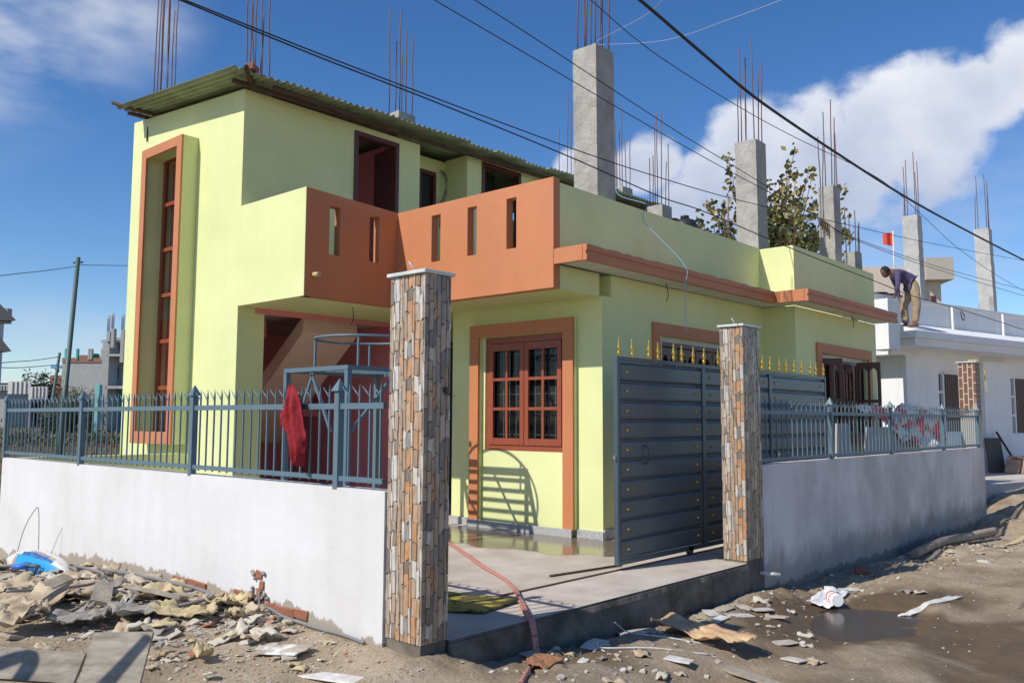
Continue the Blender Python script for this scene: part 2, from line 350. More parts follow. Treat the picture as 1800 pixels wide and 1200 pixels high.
# spilled water near the house: damp sheet with a wavy outline
d=n('ShaderNodeVectorMath'); d.operation='DISTANCE'; mpn=n('ShaderNodeMapping'); mpn.inputs['Scale'].default_value=(1.25,.62,0); l(geo.outputs['Position'],mpn.inputs[0]); l(mpn.outputs[0],d.inputs[0]); d.inputs[1].default_value=(8.1*1.25,7.1*.62,0)
ad=n('ShaderNodeMath'); ad.operation='ADD'; l(d.outputs['Value'],ad.inputs[0]); q=n('ShaderNodeMath'); q.operation='MULTIPLY'; q.inputs[1].default_value=.9; l(nzz(1.6,5).outputs[0],q.inputs[0]); l(q.outputs[0],ad.inputs[1])
wm=n('ShaderNodeMapRange'); l(ad.outputs[0],wm.inputs['Value']); wm.inputs['From Min'].default_value=1.52; wm.inputs['From Max'].default_value=1.42
cw=mixc(.5,(.15,.12,.085),(.20,.16,.11))
l(mixc(wm.outputs[0],c1.outputs[0],cw),b.inputs['Base Color'])
r2=n('ShaderNodeMapRange'); l(wm.outputs[0],r2.inputs['Value']); r2.inputs['To Min'].default_value=.85; r2.inputs['To Max'].default_value=.13; l(r2.outputs[0],b.inputs['Roughness'])
bp=n('ShaderNodeBump'); bp.inputs['Distance'].default_value=.01
s2=n('ShaderNodeMapRange'); l(wm.outputs[0],s2.inputs['Value']); s2.inputs['To Min'].default_value=.5; s2.inputs['To Max'].default_value=.03; l(s2.outputs[0],bp.inputs['Strength']); l(nzz(30,8,.7).outputs[0],bp.inputs['Height']); l(bp.outputs[0],b.inputs['Normal'])
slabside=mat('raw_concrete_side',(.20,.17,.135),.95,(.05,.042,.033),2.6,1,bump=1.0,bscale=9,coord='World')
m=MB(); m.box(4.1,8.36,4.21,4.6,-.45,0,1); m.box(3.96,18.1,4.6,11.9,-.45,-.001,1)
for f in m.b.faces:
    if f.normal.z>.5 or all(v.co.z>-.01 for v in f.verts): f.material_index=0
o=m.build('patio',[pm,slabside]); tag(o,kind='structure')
m=MB(); m.box(8.36,17.7,4.42,4.6,-.45,-.003); tag(m.build('patio',slabside),kind='structure')

m=MB(); b=m.b; rows=[]
for i in range(141):
    x=4.085+(8.31-4.085)*i/140; r=[]
    for j in range(15):
        z=-.02-.5*j/14; e=(.045*fbm(x,z,4,2.2,4)+.018*fbm(x,z,8,12,2)+.012)*(0.15 if j==0 else 1)+.012*min(1,j/4)
        r.append(b.verts.new((x,4.200-e,z)))
    rows.append(r+[b.verts.new((x,4.215,-.52)),b.verts.new((x,4.215,-.019))])
for p_,q_ in zip(rows,rows[1:]):
    for k in range(len(p_)): b.faces.new((p_[k],p_[(k+1)%len(p_)],q_[(k+1)%len(p_)],q_[k]))
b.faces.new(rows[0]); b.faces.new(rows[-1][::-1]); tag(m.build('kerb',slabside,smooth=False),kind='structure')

# ------------------------------------------------------------------ HOUSE
H=thing('house',(9,9,0),'lime yellow house with orange balcony, corrugated roof and bare rooftop columns','house')
def ztop(y): return 6.10+.087*(y-10.7)
# stair tower: front wall with tall window opening, side wall with porch opening and door
TX=6.29
wall('y',10.7,14.15,0,6.1,TX,TX+.2,[(12.05,13.13,1.2,5.52)],topf=lambda a:ztop(a)-.02,res=.6).build('wall',YEL,H)
wall('x',TX+.2,9.6,0,6.08,10.7,10.88,[(6.71,9.3,.002,3.0),(8.22,9.13,3.5,5.98)]).build('wall',YEL,H)
wall('x',TX+.2,16.6,0,6.36,14.0,14.15,[]).build('wall',YEL,H)
MB_=MB(); MB_.box(9.42,9.6,10.885,11.27,3.0,6.1); MB_.build('wall',YEL,H)     # recess side
wall('x',9.6,10.9,3.4,6.14,11.27,11.4,[(10.08,10.5,3.5,5.9)]).build('wall',YEL,H)
m=MB(); m.box(10.74,10.9,10.7,11.265,3.4,6.17); m.build('wall',YEL,H)
wall('x',10.902,16.5,3.4,6.2,10.7,10.85,[(11.11,12.18,4.2,6.14)]).build('wall',YEL,H)
m=MB(); m.box(16.35,16.5,10.855,14,3.4,6.2); m.build('wall',YEL,H)
# ground floor walls
WX=8.72
wall('y',6.3,8.95,.0,3.0,WX,WX+.2,[(6.88,8.30,1.04,2.585)]).build('wall',YEL,H)
wall('x',WX+.2,13.19,0,3.28,6.3,6.48,[(10.1,12.0,1.2,2.6)]).build('wall',YEL,H)
m=MB(); m.box(13.19,13.37,5.76,6.3,0,3.28); m.build('wall',YEL,H)
wall('x',13.37,16.8,0,3.28,5.76,5.94,[(14.2,16.25,1.22,2.58)]).build('wall',YEL,H)
m=MB(); m.box(16.62,16.8,5.945,14,0,3.28); m.build('wall',YEL,H)
m=MB(); m.box(WX+.2,9.6,8.8,8.95,0,3.0); m.build('wall',YEL,H)
wall('x',9.6,11.5,0,3.0,10.7,10.88,[(9.95,10.75,.02,2.7)]).build('wall',YEL,H)
m=MB(); m.box(11.5,11.7,8.95,10.88,0,3.0); m.build('wall',YEL,H)
# slabs
m=MB(); m.box(7.95,16.8,6.48,14.0,3.29,3.46); m.box(TX+.2,9.6,10.9,14,3.01,3.4); m.build('floor_slab',CON2,H)
# balcony floor underside (yellow soffit)
m=MB(); m.box(TX+.13,7.8,9.28,10.69,3.0,3.4); m.box(7.94,16,8.96,10.69,3.0,3.28); m.box(7.94,9.6,6.48,8.955,3.0,3.28); m.box(7.81,7.94,9.28,10.69,3.0,3.4); m.build('balcony_soffit',YEL,H)
# balcony parapets
balc=wall('y',6.34,9.15,3.0,4.33,7.81,7.93,[(8.28,8.45,3.55,4.18),(7.61,7.77,3.55,4.18),(6.93,7.09,3.55,4.18)]).build('balcony_parapet',ORG,H,bevel=.006)
wall('x',TX+.004,7.93,3.0,4.36,9.15,9.28,[(6.66,6.83,3.58,4.22),(7.32,7.49,3.58,4.22)],topf=lambda a:4.40-.045*(a-6.29)).build('balcony_parapet',ORG,H,bevel=.006)
m=MB(); m.box(TX,TX+.13,9.153,10.698,3.0,4.4);
m.build('wall',YEL,H)
tube=MB(); tube.tube([(6.42,9.13,3.28),(6.42,9.02,3.27)],.032,10); tube.build('drain_pipe',mat('dull_yellow_pipe',(.55,.40,.2),.5),H)
# beam under parapet, parapets of terrace
m=MB(); m.box(7.935,8.72,6.34,6.475,3.0,3.28); m.build('beam',YEL,H)
m=MB(); m.box(7.934,13.19,6.342,6.46,3.465,4.28); v=m.b.verts[:]
m.build('parapet',YEL,H)
m=MB(); m.box(13.19,13.31,5.76,6.46,3.465,4.262); m.build('parapet',YEL,H)
m=MB(); m.box(13.31,16.8,5.762,5.88,3.465,4.26); m.build('parapet',YEL,H)
m=MB(); m.box(16.68,16.8,5.88,14,3.465,4.26); m.build('parapet',YEL,H)
# cornice: soffit slab plus stepped orange fascia
def fascia(pts,z0,z1,off=.0):
    m=MB()
    for i in range(len(pts)-1):
        (xa,ya),(xb,yb)=pts[i],pts[i+1]
        if abs(ya-yb)<1e-6: m.box(min(xa,xb)-off,max(xa,xb),ya-off,ya+.05,z0,z1)
        else: m.box(xa-off,xa+.05,min(ya,yb),max(ya,yb)+(.0),z0,z1)
    return m
m=MB(); m.box(7.86,12.75,5.905,6.3,3.29,3.455); m.box(12.75,16.72,5.375,5.76,3.29,3.455); m.box(12.75,13.19,5.76,6.3,3.29,3.455); m.build('cornice_soffit',SOF,H)
pr=[(7.812,3.28,3.345,0),(7.812,3.348,3.385,-.015),(7.812,3.388,3.46,.0)]
def cornice(x0,x1,yc,name='cornice'):
    n_=max(4,int((x1-x0)/.12)); m=MB(); b=m.b
    prof=[(0,3.275),(0,3.345),(.016,3.35),(.016,3.385),(0,3.39),(0,3.458),(.45,3.462),(.45,3.458),(.06,3.45),(.06,3.275)]
    prev=None
    for i in range(n_+1):
        x=x0+(x1-x0)*i/n_; ch=.006*noise.noise(Vector((x*3,1,0)))
        if random.random()<.12 and 0<i<n_: ch-=.012
        r=[b.verts.new((x,yc+d_,z+(ch if 3.45<z<3.4605 and d_<.05 else 0))) for d_,z in prof]
        if prev:
            for k in range(len(prof)): b.faces.new((prev[k],prev[(k+1)%len(prof)],r[(k+1)%len(prof)],r[k]))
        else: b.faces.new(r)
        prev=r
    b.faces.new(prev[::-1]); return m
cornice(7.814,12.69,5.855).build('cornice',ORG,H)
cornice(12.69,16.74,5.325).build('cornice',ORG,H)
m=MB(); m.box(7.815,7.86,6.315,6.337,3.28,3.455); m.box(7.812,7.86,5.92,6.313,3.278,3.457); m.build('cornice',ORG,H)
m=MB(); m.box(12.687,12.75,5.39,5.85,3.279,3.457); m.build('cornice',ORG,H)
# window surround on front wall (raised orange band down to the ground)
def band_y(y0,y1,z1,w,x0,x1,z0=.0,bottom=False):
    m=MB(); m.box(x0,x1,y0,y0+w,z0,z1-w); m.box(x0,x1,y1-w,y1,z0,z1-w); m.box(x0,x1,y0,y1,z1-w,z1)
    return m
band_y(6.69,8.52,2.76,.17,8.625,8.66,.09).build('window_surround',ORG,H,bevel=.004)
m=MB(); m.box(8.661,8.716,6.692,6.86,.09,2.758); m.box(8.661,8.716,8.35,8.518,.09,2.758); m.box(8.661,8.716,6.86,8.35,2.592,2.758); m.build('window_surround_side',YEL,H)
# skirting tiles
m=MB(); m.box(8.60,8.62,6.70,8.52,0,.10); m.box(8.69,8.716,6.28,6.69,0,.10); m.box(8.69,8.716,8.525,8.95,0,.10); m.box(8.716,13.17,6.27,6.297,0,.12); m.build('skirting_tile',SKT,H)
# casement window in the front wall
def bars_grille(m,axis,a0,a1,z0,z1,d,na,nz_):
    for i in range(na):
        a=a0+(a1-a0)*(i+.5)/na
        m.bar((d,a,z0) if axis=='y' else (a,d,z0),(d,a,z1) if axis=='y' else (a,d,z1),.012)
    for j in range(nz_):
        z=z0+(z1-z0)*(j+.5)/nz_
        m.bar((d,a0,z) if axis=='y' else (a0,d,z),(d,a1,z) if axis=='y' else (a1,d,z),.01)
wn=MB(); f=.07; x0,x1=8.735,8.80
wn.box(x0,x1,6.88,6.88+f,1.04,2.585); wn.box(x0,x1,8.30-f,8.30,1.04,2.585); wn.box(x0,x1,6.95,8.23,1.04,1.04+f); wn.box(x0,x1,6.95,8.23,2.585-.09,2.585); 
win=wn.build('window',MAR,H,bevel=.004)
for (a,b_) in((6.955,7.585),(7.595,8.225)):
    s=MB(); s0,s1=8.722,8.762
    s.box(s0,s1,a,a+.07,1.115,2.49); s.box(s0,s1,b_-.07,b_,1.115,2.49); s.box(s0,s1,a+.07,b_-.07,1.115,1.205); s.box(s0,s1,a+.07,b_-.07,2.39,2.49)
    mid=(a+b_)/2; s.box(s0+.004,s1-.004,mid-.02,mid+.02,1.205,2.39)
    for z in (1.60,2.00): s.box(s0+.003,s1-.003,a+.07,mid-.02,z-.02,z+.02); s.box(s0+.003,s1-.003,mid+.02,b_-.07,z-.02,z+.02)
    sa=s.build('sash',MAR,win,bevel=.003)
gr=MB(); bars_grille(gr,'y',6.96,8.22,1.12,2.48,8.83,11,5); gr.build('security_grille',mat('pale_blue_grille',(.30,.42,.50),.4),win)
gl=MB(); gl.box(8.79,8.794,6.96,8.22,1.12,2.49); 
glm=bpy.data.materials.new('window_glass'); glm.use_nodes=True; gb=glm.node_tree.nodes['Principled BSDF']; gb.inputs['Base Color'].default_value=(.01,.012,.012,1); gb.inputs['Roughness'].default_value=.04; gb.inputs['Alpha'].default_value=.35
gl.build('pane',glm,win)
m=MB(); m.box(9.0,9.02,6.5,8.78,.6,2.95); m.build('room_shade_sheet',DRK,H)  # flat dark sheet stands in for the unlit room behind the panes
# side windows
def side_window(x0,x1,z0,z1,yw,openleft=False):
    m=MB(); w=.17; y=yw-.035
    fr=MB(); fr.box(x0-w,x0,y,yw-.002,z0,z1); fr.box(x1,x1+w,y,yw-.002,z0,z1); fr.box(x0-w,x1+w,y,yw-.002,z1,z1+w); fr.box(x0-w,x1+w,y,yw-.002,z0-w,z0); fr.build('window_surround',ORG,H,bevel=.003)
    wn=MB(); f=.06
    wn.box(x0,x0+f,yw+.05,yw+.12,z0,z1-.07); wn.box(x1-f,x1,yw+.05,yw+.12,z0,z1-.07); wn.box(x0+f,x1-f,yw+.05,yw+.12,z0,z0+f); wn.box(x0,x1,yw+.05,yw+.12,z1-.13,z1-.07)
    n_=4 if x1-x0>1.95 else 3
    for i in range(1,n_): 
        x=x0+(x1-x0)*i/n_; wn.box(x-.03,x+.03,yw+.052,yw+.118,z0+f,z1-.13)
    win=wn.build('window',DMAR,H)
    hd=MB(); hd.box(x0,x1,yw+.06,yw+.1,z1-.068,z1-.002); hd.build('window_head',SOF,win)
    gr=MB(); bars_grille(gr,'x',x0+f,x1-f,z0+f,z1-.13,yw+.13,int((x1-x0)/.11),5); gr.build('security_grille',mat('dark_grille',(.05,.05,.055),.5),win)
    dk=MB(); dk.box(x0-.05,x1+.05,yw+.9,yw+.92,z0-.3,z1+.1); dk.build('room_shade_sheet',DRK,H)  # dark backing sheet, interior shade put into its colour
    return win
def shutter(win,hx,hy,ang,w,z0,z1,name='shutter'):
    m=MB(); d=Vector((math.cos(ang),math.sin(ang),0)); nn=Vector((-d.y,d.x,0)); o=Vector((hx,hy,0)); up=Vector((0,0,1))
    def bx(a0,a1,za,zb,t=.018): m.obox(o+d*(a0+a1)/2+up*(za+zb)/2,(d,nn,up),((a1-a0)/2,t,(zb-za)/2))
    bx(0,.06,z0,z1); bx(w-.06,w,z0,z1); bx(.06,w-.06,z0,z0+.09); bx(.06,w-.06,z1-.10,z1); zm=z0+(z1-z0)*.42
    bx(.06,w-.06,zm,zm+.055,.016); bx(w/2-.022,w/2+.022,z0+.09,z1-.10,.015)
    for s_ in(0,1):   # arched heads of the two top panes
        a0=.06 if s_==0 else w/2+.022; a1=w/2-.022 if s_==0 else w-.06
        for k in range(6):
            t0=k/6; xx0=a0+(a1-a0)*t0; xx1=a0+(a1-a0)*(k+1)/6; tt=abs((t0+.5/6)*2-1)
            bx(xx0,xx1,z1-.10-.07*tt**2-.004,z1-.10,.014)
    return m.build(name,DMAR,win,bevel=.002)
w1=side_window(10.02,12.1,1.2,2.6,6.3)
for i in range(4): shutter(w1,10.1+i*.48,6.345,0,.46,1.27,2.45)
w2=side_window(14.14,16.3,1.22,2.58,5.76)
shutter(w2,14.22,5.79,R(-50),.36,1.26,2.5); shutter(w2,14.75,5.80,0,.5,1.29,2.44); shutter(w2,15.72,5.74,R(-80),.40,1.26,2.5); shutter(w2,15.3,5.80,0,.4,1.29,2.44)
# tall stair window: boxed surround + frame
m=MB(); bx0,bx1=6.02,6.288; Y0,Y1,Z0,Z1=11.95,13.23,1.08,5.64; w=.1
m.box(bx0+.03,bx1,Y0,Y0+w,Z0,Z1); m.box(bx0+.03,bx1,Y1-w,Y1,Z0,Z1); m.box(bx0+.03,bx1,Y0+w,Y1-w,Z0,Z0+w); m.box(bx0+.03,bx1,Y0+w,Y1-w,Z1-w,Z1); m.build('window_box',YEL,H)
m=MB(); w2_=.15; 
m.box(bx0,bx0+.029,Y0-.002,Y0+w2_,Z0-.002,Z1+.002); m.box(bx0,bx0+.029,Y1-w2_,Y1+.002,Z0-.002,Z1+.002); m.box(bx0,bx0+.029,Y0+w2_,Y1-w2_,Z0-.002,Z0+w2_+.03); m.box(bx0,bx0+.029,Y0+w2_,Y1-w2_,Z1-w2_,Z1+.002); m.build('window_surround',ORG,H,bevel=.004)
wn=MB(); x0,x1=6.33,6.39; zs=[1.2+i*(5.52-1.2)/6 for i in range(7)]
wn.box(x0,x1,12.05,12.12,1.2,5.52); wn.box(x0,x1,13.06,13.13,1.2,5.52); wn.box(x0+.003,x1-.003,12.56,12.61,1.2,5.52)
for z in zs: wn.box(x0,x1,12.12,12.56,z-.03,z+.03); wn.box(x0,x1,12.61,13.06,z-.03,z+.03)
tw=wn.build('window',MAR,H,bevel=.003)
glt=glm.copy(); glt.name='clear_glass'; glt.node_tree.nodes['Principled BSDF'].inputs['Alpha'].default_value=.10; glt.node_tree.nodes['Principled BSDF'].inputs['Roughness'].default_value=.08
for i in range(6):
    p=MB(); p.box(6.355,6.359,12.12,12.56,zs[i]+.03,zs[i+1]-.03); p.box(6.355,6.359,12.61,13.06,zs[i]+.03,zs[i+1]-.03); p.build('pane',glt,tw)
m=MB(); m.box(6.34,6.346,12.2,12.38,3.42,3.63); m.build('paper_notice',WPL,tw)
# interior linings (pink)
def pink(*b_): m=MB(); m.box(*b_); m.build('interior_wall',PNK,H)
wall('y',10.885,13.95,.003,3.0,TX+.21,TX+.25,[(12.05,13.13,1.2,3.0)]).build('interior_wall',PNK,H)
wall('y',10.885,13.95,3.42,6.05,TX+.21,TX+.25,[(12.05,13.13,3.42,5.52)]).build('interior_wall',PNK,H)
pink(TX+.25,9.4,13.9,13.95,.003,3.0); pink(TX+.25,9.4,13.9,13.95,3.42,6.2); pink(9.36,9.4,10.885,13.9,.003,3.0); pink(9.30,9.34,11.28,13.9,3.42,6.1)
wall('x',6.56,9.3,2.92,2.999,10.70-.012,10.699,[]).build('beam',PNK,H)
# stairs in the porch
m=MB(); 
for i in range(9):
    y=11.25+i*.27; m.box(6.56,7.45,y,13.85,.002+i*.19,.002+(i+1)*.19-.002)
m.build('stair',GRYB,H)
m=MB(); b=m.b
pts=[(13.0,1.05),(10.9,2.75),(10.9,2.995),(13.0,1.35)]
vv=[[b.verts.new((x,y,z)) for y,z in pts] for x in(7.5,8.5)]
b.faces.new(vv[0]); b.faces.new(vv[1][::-1])
for k in range(4): b.faces.new((vv[0][k],vv[0][(k+1)%4],vv[1][(k+1)%4],vv[1][k]))
m.build('stair_flight',BGE,H)
m=MB(); m.box(6.56,9.3,13.0,13.88,1.5,1.72); m.build('stair_landing',PNK,H)
m=MB()
for i in range(5): m.box(6.56,7.46,12.9-i*.27,13.0-i*.27+.17,1.75+i*.24,2.2+i*.2)
m.build('stair',PNK,H)
# doors
def door_frame(x0,x1,z0,z1,y,mt=DMAR,t=.07):
    m=MB(); m.box(x0,x0+t,y,y+.12,z0,z1); m.box(x1-t,x1,y,y+.12,z0,z1); m.box(x0+t,x1-t,y,y+.12,z1-t,z1); return m.build('door_frame',mt,H)
door_frame(8.22,9.13,3.5,5.98,10.68)
m=MB(); m.box(9.07,9.11,10.81,11.25,3.5,5.9); m.build('door',DMAR,H)
door_frame(10.08,10.5,3.5,5.9,11.25)
m=MB(); m.box(10.15,10.43,11.33,11.36,3.5,5.83); m.build('door',DRK,H)
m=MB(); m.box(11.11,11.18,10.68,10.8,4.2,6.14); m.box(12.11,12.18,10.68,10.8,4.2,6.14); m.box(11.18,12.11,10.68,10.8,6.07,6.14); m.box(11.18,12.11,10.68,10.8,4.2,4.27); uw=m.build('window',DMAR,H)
m=MB(); m.box(11.18,12.11,11.3,11.32,4.0,6.2); m.build('room_shade_sheet',DRK,H)  # dark sheet painted as the shade of the upstairs room
d=MB(); d.box(9.95,10.75,10.74,10.78,.02,2.7); dd=d.build('door',mat('grey_door',(.06,.06,.062),.5),H)
for z in (.25,.95,1.65): 
    q=MB(); q.box(10.05,10.65,10.728,10.739,z,z+.55); q.build('door_panel',mat('grey_door_panel',(.09,.09,.095),.5),dd)
q=MB(); q.box(9.99,10.05,10.70,10.739,1.28,1.36); q.build('handle',BLK,dd)
door_frame(9.88,10.82,.0,2.78,10.69)
# cables bundle in recess and wall stub wires
m=MB()
for k in range(4):
    m.tube([(10.55+.03*k,11.2,5.95),(10.62+.02*k,11.15,5.8),(10.66-.02*k,11.14,5.55),(10.58,11.15,5.35+.03*k),(10.5,11.17,5.3)],.008,5)
m.tube([(10.62,11.25,5.4),(10.6,11.25,4.9)],.01,5)
m.build('cable_bundle',mat('grey_cable',(.25,.25,.25),.6),H)
for (x,y,z) in((7.4,9.6,2.99),(9.9,6.1,3.27),(14.9,5.5,3.27)):
    m=MB(); m.tube([(x,y,z+.005),(x+.01,y-.02,z-.08),(x-.01,y-.04,z-.16),(x-.03,y-.02,z-.24)],.006,5); m.build('wire_stub',CBL,H)
# corrugated roof: overlapping sheets
rf=thing('roof',(11,12,6.1),None,None); rf.parent=H; rf.location-=H.location
def sheet(x0,x1,y0,y1,dz):
    m=MB(); b=m.b; wl=.112; n_=int((x1-x0)/wl*8); rows=[]
    ys=[y0,y0+.3,(y0+y1)/2,y1]
    for y in ys:
        for t_ in(0,): pass
        row=[]
        for i in range(n_+1):
            x=x0+(x1-x0)*i/n_
            z=6.135+.087*(y-10.15)+.011*(x-6)+dz+.021*math.sin(2*math.pi*x/wl)+(.012*noise.noise(Vector((x*.9,y,0))) if y<10.6 else 0)
            row.append((b.verts.new((x,y,z)),b.verts.new((x,y,z-.0025))))
        rows.append(row)
    for a,c in zip(rows,rows[1:]):
        for i in range(n_):
            for k in(0,1):
                f=b.faces.new((a[i][k],a[i+1][k],c[i+1][k],c[i][k])); f.smooth=True
    for i in range(n_): b.faces.new((rows[0][i][0],rows[0][i+1][0],rows[0][i+1][1],rows[0][i][1]))
    for j in range(3):
        for e in (0,n_): b.faces.new((rows[j][e][0],rows[j+1][e][0],rows[j+1][e][1],rows[j][e][1]))
    return m
x=5.84; k=0
while x<16.5:
    yj=random.uniform(-.07,.06) if x>6.7 else (.02 if k==0 else -.02)
    w=.82; x1_=min(x+w,16.62)
    sheet(x,x1_,10.2+yj,13.88+random.uniform(-.03,.03),.004*(k%2)+random.uniform(0,.004)).build('roof_sheet',SHT,rf); x+=w-.09; k+=1
m=MB(); m.box(6.0,16.6,10.50,10.56,6.045,6.10); m.box(6.0,16.6,13.7,13.77,6.355,6.40); 
for v in m.b.verts: v.co.z+=.011*(v.co.x-6)
m.build('purlin',TIM,rf)
m=MB(); m.tube([(6.35,10.62,6.1),(5.95,10.12,6.12),(5.92,10.05,6.10)],.035,7); m.build('timber_pole',TIM,rf)
m=MB(); m.tube([(5.76,13.8,6.50),(6.3,13.4,6.345)],.03,7); m.build('timber_pole',TIM,rf)
m=MB(); m.tube([(6.5,10.30,6.06),(8.0,10.33,6.05)],.032,6); m.build('timber_pole',TIM,rf)
m=MB(); m.obox((6.17,10.32,6.235),((.8,.6,0),(-.6,.8,0),(0,0,1)),(.11,.055,.045)); m.build('brick',BRK,rf,bevel=.006)
m=MB(); m.tube([(6.285,13.65,6.2),(6.27,13.62,5.95)],.01,5); m.build('hook',CBL,H)
# rooftop columns with rebar
def column(parent,x0,x1,y0,y1,z0,z1,bars,name='column',m_=CON,shift=(0,0),lean=None):
    m=MB(); b=m.b; nz_=max(2,int((z1-z0)/.12)); rings=[]
    def side(t): return [(x0+(x1-x0)*t,y0) ,]
    per=[]
    k=5
    for i in range(k): per.append((i/k,0))
    for i in range(k): per.append((1,i/k))
    for i in range(k): per.append((1-i/k,1))
    for i in range(k): per.append((0,1-i/k))
    if z1>z0+.01:
        for j in range(nz_+1):
            z=z0+(z1-z0)*j/nz_; sx=shift[0]*j/nz_; sy=shift[1]*j/nz_
            r=[]
            for (a,c) in per:
                x=x0+(x1-x0)*a; y=y0+(y1-y0)*c
                e=.009*noise.noise(Vector((x*9,y*9,z*7)))+(.012*noise.noise(Vector((x*30,y*30,z*22))) if (a in(0,1) and c in(0,1)) else 0)
                r.append(b.verts.new((x+sx+e,y+sy+e,z+(.012*noise.noise(Vector((x*14,y*14,3))) if j==nz_ else 0))))
            rings.append(r)
        for a,c in zip(rings,rings[1:]):
            for i in range(len(per)): b.faces.new((a[i],a[(i+1)%len(per)],c[(i+1)%len(per)],c[i]))
        b.faces.new(rings[-1]); b.faces.new(rings[0][::-1])
        c_=m.build(name,m_,parent)
    else:
        c_=thing(name,((x0+x1)/2,(y0+y1)/2,z1),None,None); c_.parent=parent; c_.location-=wloc(parent)
    nb=len(bars); i=0
    spots=[(.12,.12),(.88,.12),(.12,.88),(.88,.88),(.5,.1),(.5,.9),(.1,.5),(.9,.5)]
    for hgt in bars:
        a,c=spots[i%8]; i+=1
        x=x0+(x1-x0)*a+shift[0]; y=y0+(y1-y0)*c+shift[1]; dx=random.uniform(-.03,.03); dy=random.uniform(-.03,.03); wv=random.uniform(-.012,.012)
        m=MB(); m.tube([(x,y,z1-.02),(x+dx*.3+wv,y+dy*.3,z1+hgt*.33),(x+dx*.6-wv,y+dy*.6,z1+hgt*.66),(x+dx,y+dy,z1+hgt)],.0095,5); m.build('rebar',RST,c_)
    return c_
c1_=column(H,8.88,9.28,6.47,6.85,3.47,6.36,[1.0,1.15,.9,1.3,1.2,1.1,1.0,.95],shift=(-.03,0))
column(H,13.44,13.82,6.47,6.86,3.47,6.22,[1.85,1.45,1.0,1.62,1.2,1.75,1.3],shift=(-.03,0))
column(H,15.28,15.6,5.89,6.17,3.47,5.7,[1.6,1.05,.95,1.5,1.3,.8],shift=(-.02,0))
column(H,6.38,6.68,13.5,13.8,6.3,6.42,[2.4,2.3,2.6,2.2,2.0,2.5,2.3,1.9],name='column')
column(H,6.5,6.82,10.85,11.15,6.05,6.28,[1.5,1.4,1.7,1.2,1.45,1.3,1.6])
column(H,9.25,9.62,10.85,11.2,6.0,6.62,[1.75,1.4,1.9,1.2,1.5,1.35])
column(H,15.9,16.3,10.9,11.25,6.0,6.72,[1.9,1.2,1.75,1.4,1.1,1.6,.9])
column(H,15.3,15.5,12,12.3,6.3,6.4,[2.6,2.2,1.8])
column(H,14.5,14.86,9,9.35,3.47,5.72,[1.9,1.3,1.0,2.0,.9,1.1,1.7])
column(H,16.3,16.6,8.6,8.9,3.47,4.9,[.9,1.3,.7,1.1,.9,.6])
column(H,16.42,16.66,5.92,6.16,3.47,4.66,[.8,.6,.9,.75,.55])
m=MB(); m.box(13.9,14.25,6.5,6.8,3.47,4.36); m.build('roof_ledge',CON2,H)

# water tanks on the terrace
def tank(c,r,h,label,mt=BLK):
    t_=thing('water_tank',c,label,'water tank')
    m=MB(); prof=[(r*.9,0),(r,.04)]
    for i in range(6):
        z=.04+(h*.72-.04)*i/5; prof+= [(r,z),(r*1.02,z+.02),(r*1.02,z+.05),(r,z+.07)]
    prof+=[(r*.97,h*.84),(r*.75,h*.93),(r*.32,h*.97)]
    m.lathe(c,prof,28); m.build('tank_body',mt,t_)
    m=MB(); m.lathe((c[0],c[1],c[2]+h*.972),[(r*.33,0),(r*.33,.05),(r*.1,.07)],20); m.build('tank_lid',mt,t_)
    return t_
tank((16.0,9.7,4.35),.46,1.42,'black plastic water tank on the yellow house terrace beside the leafy tree')
tank((14.85,8.7,4.35),.26,1.12,'small black drum tank just left of the larger terrace tank')

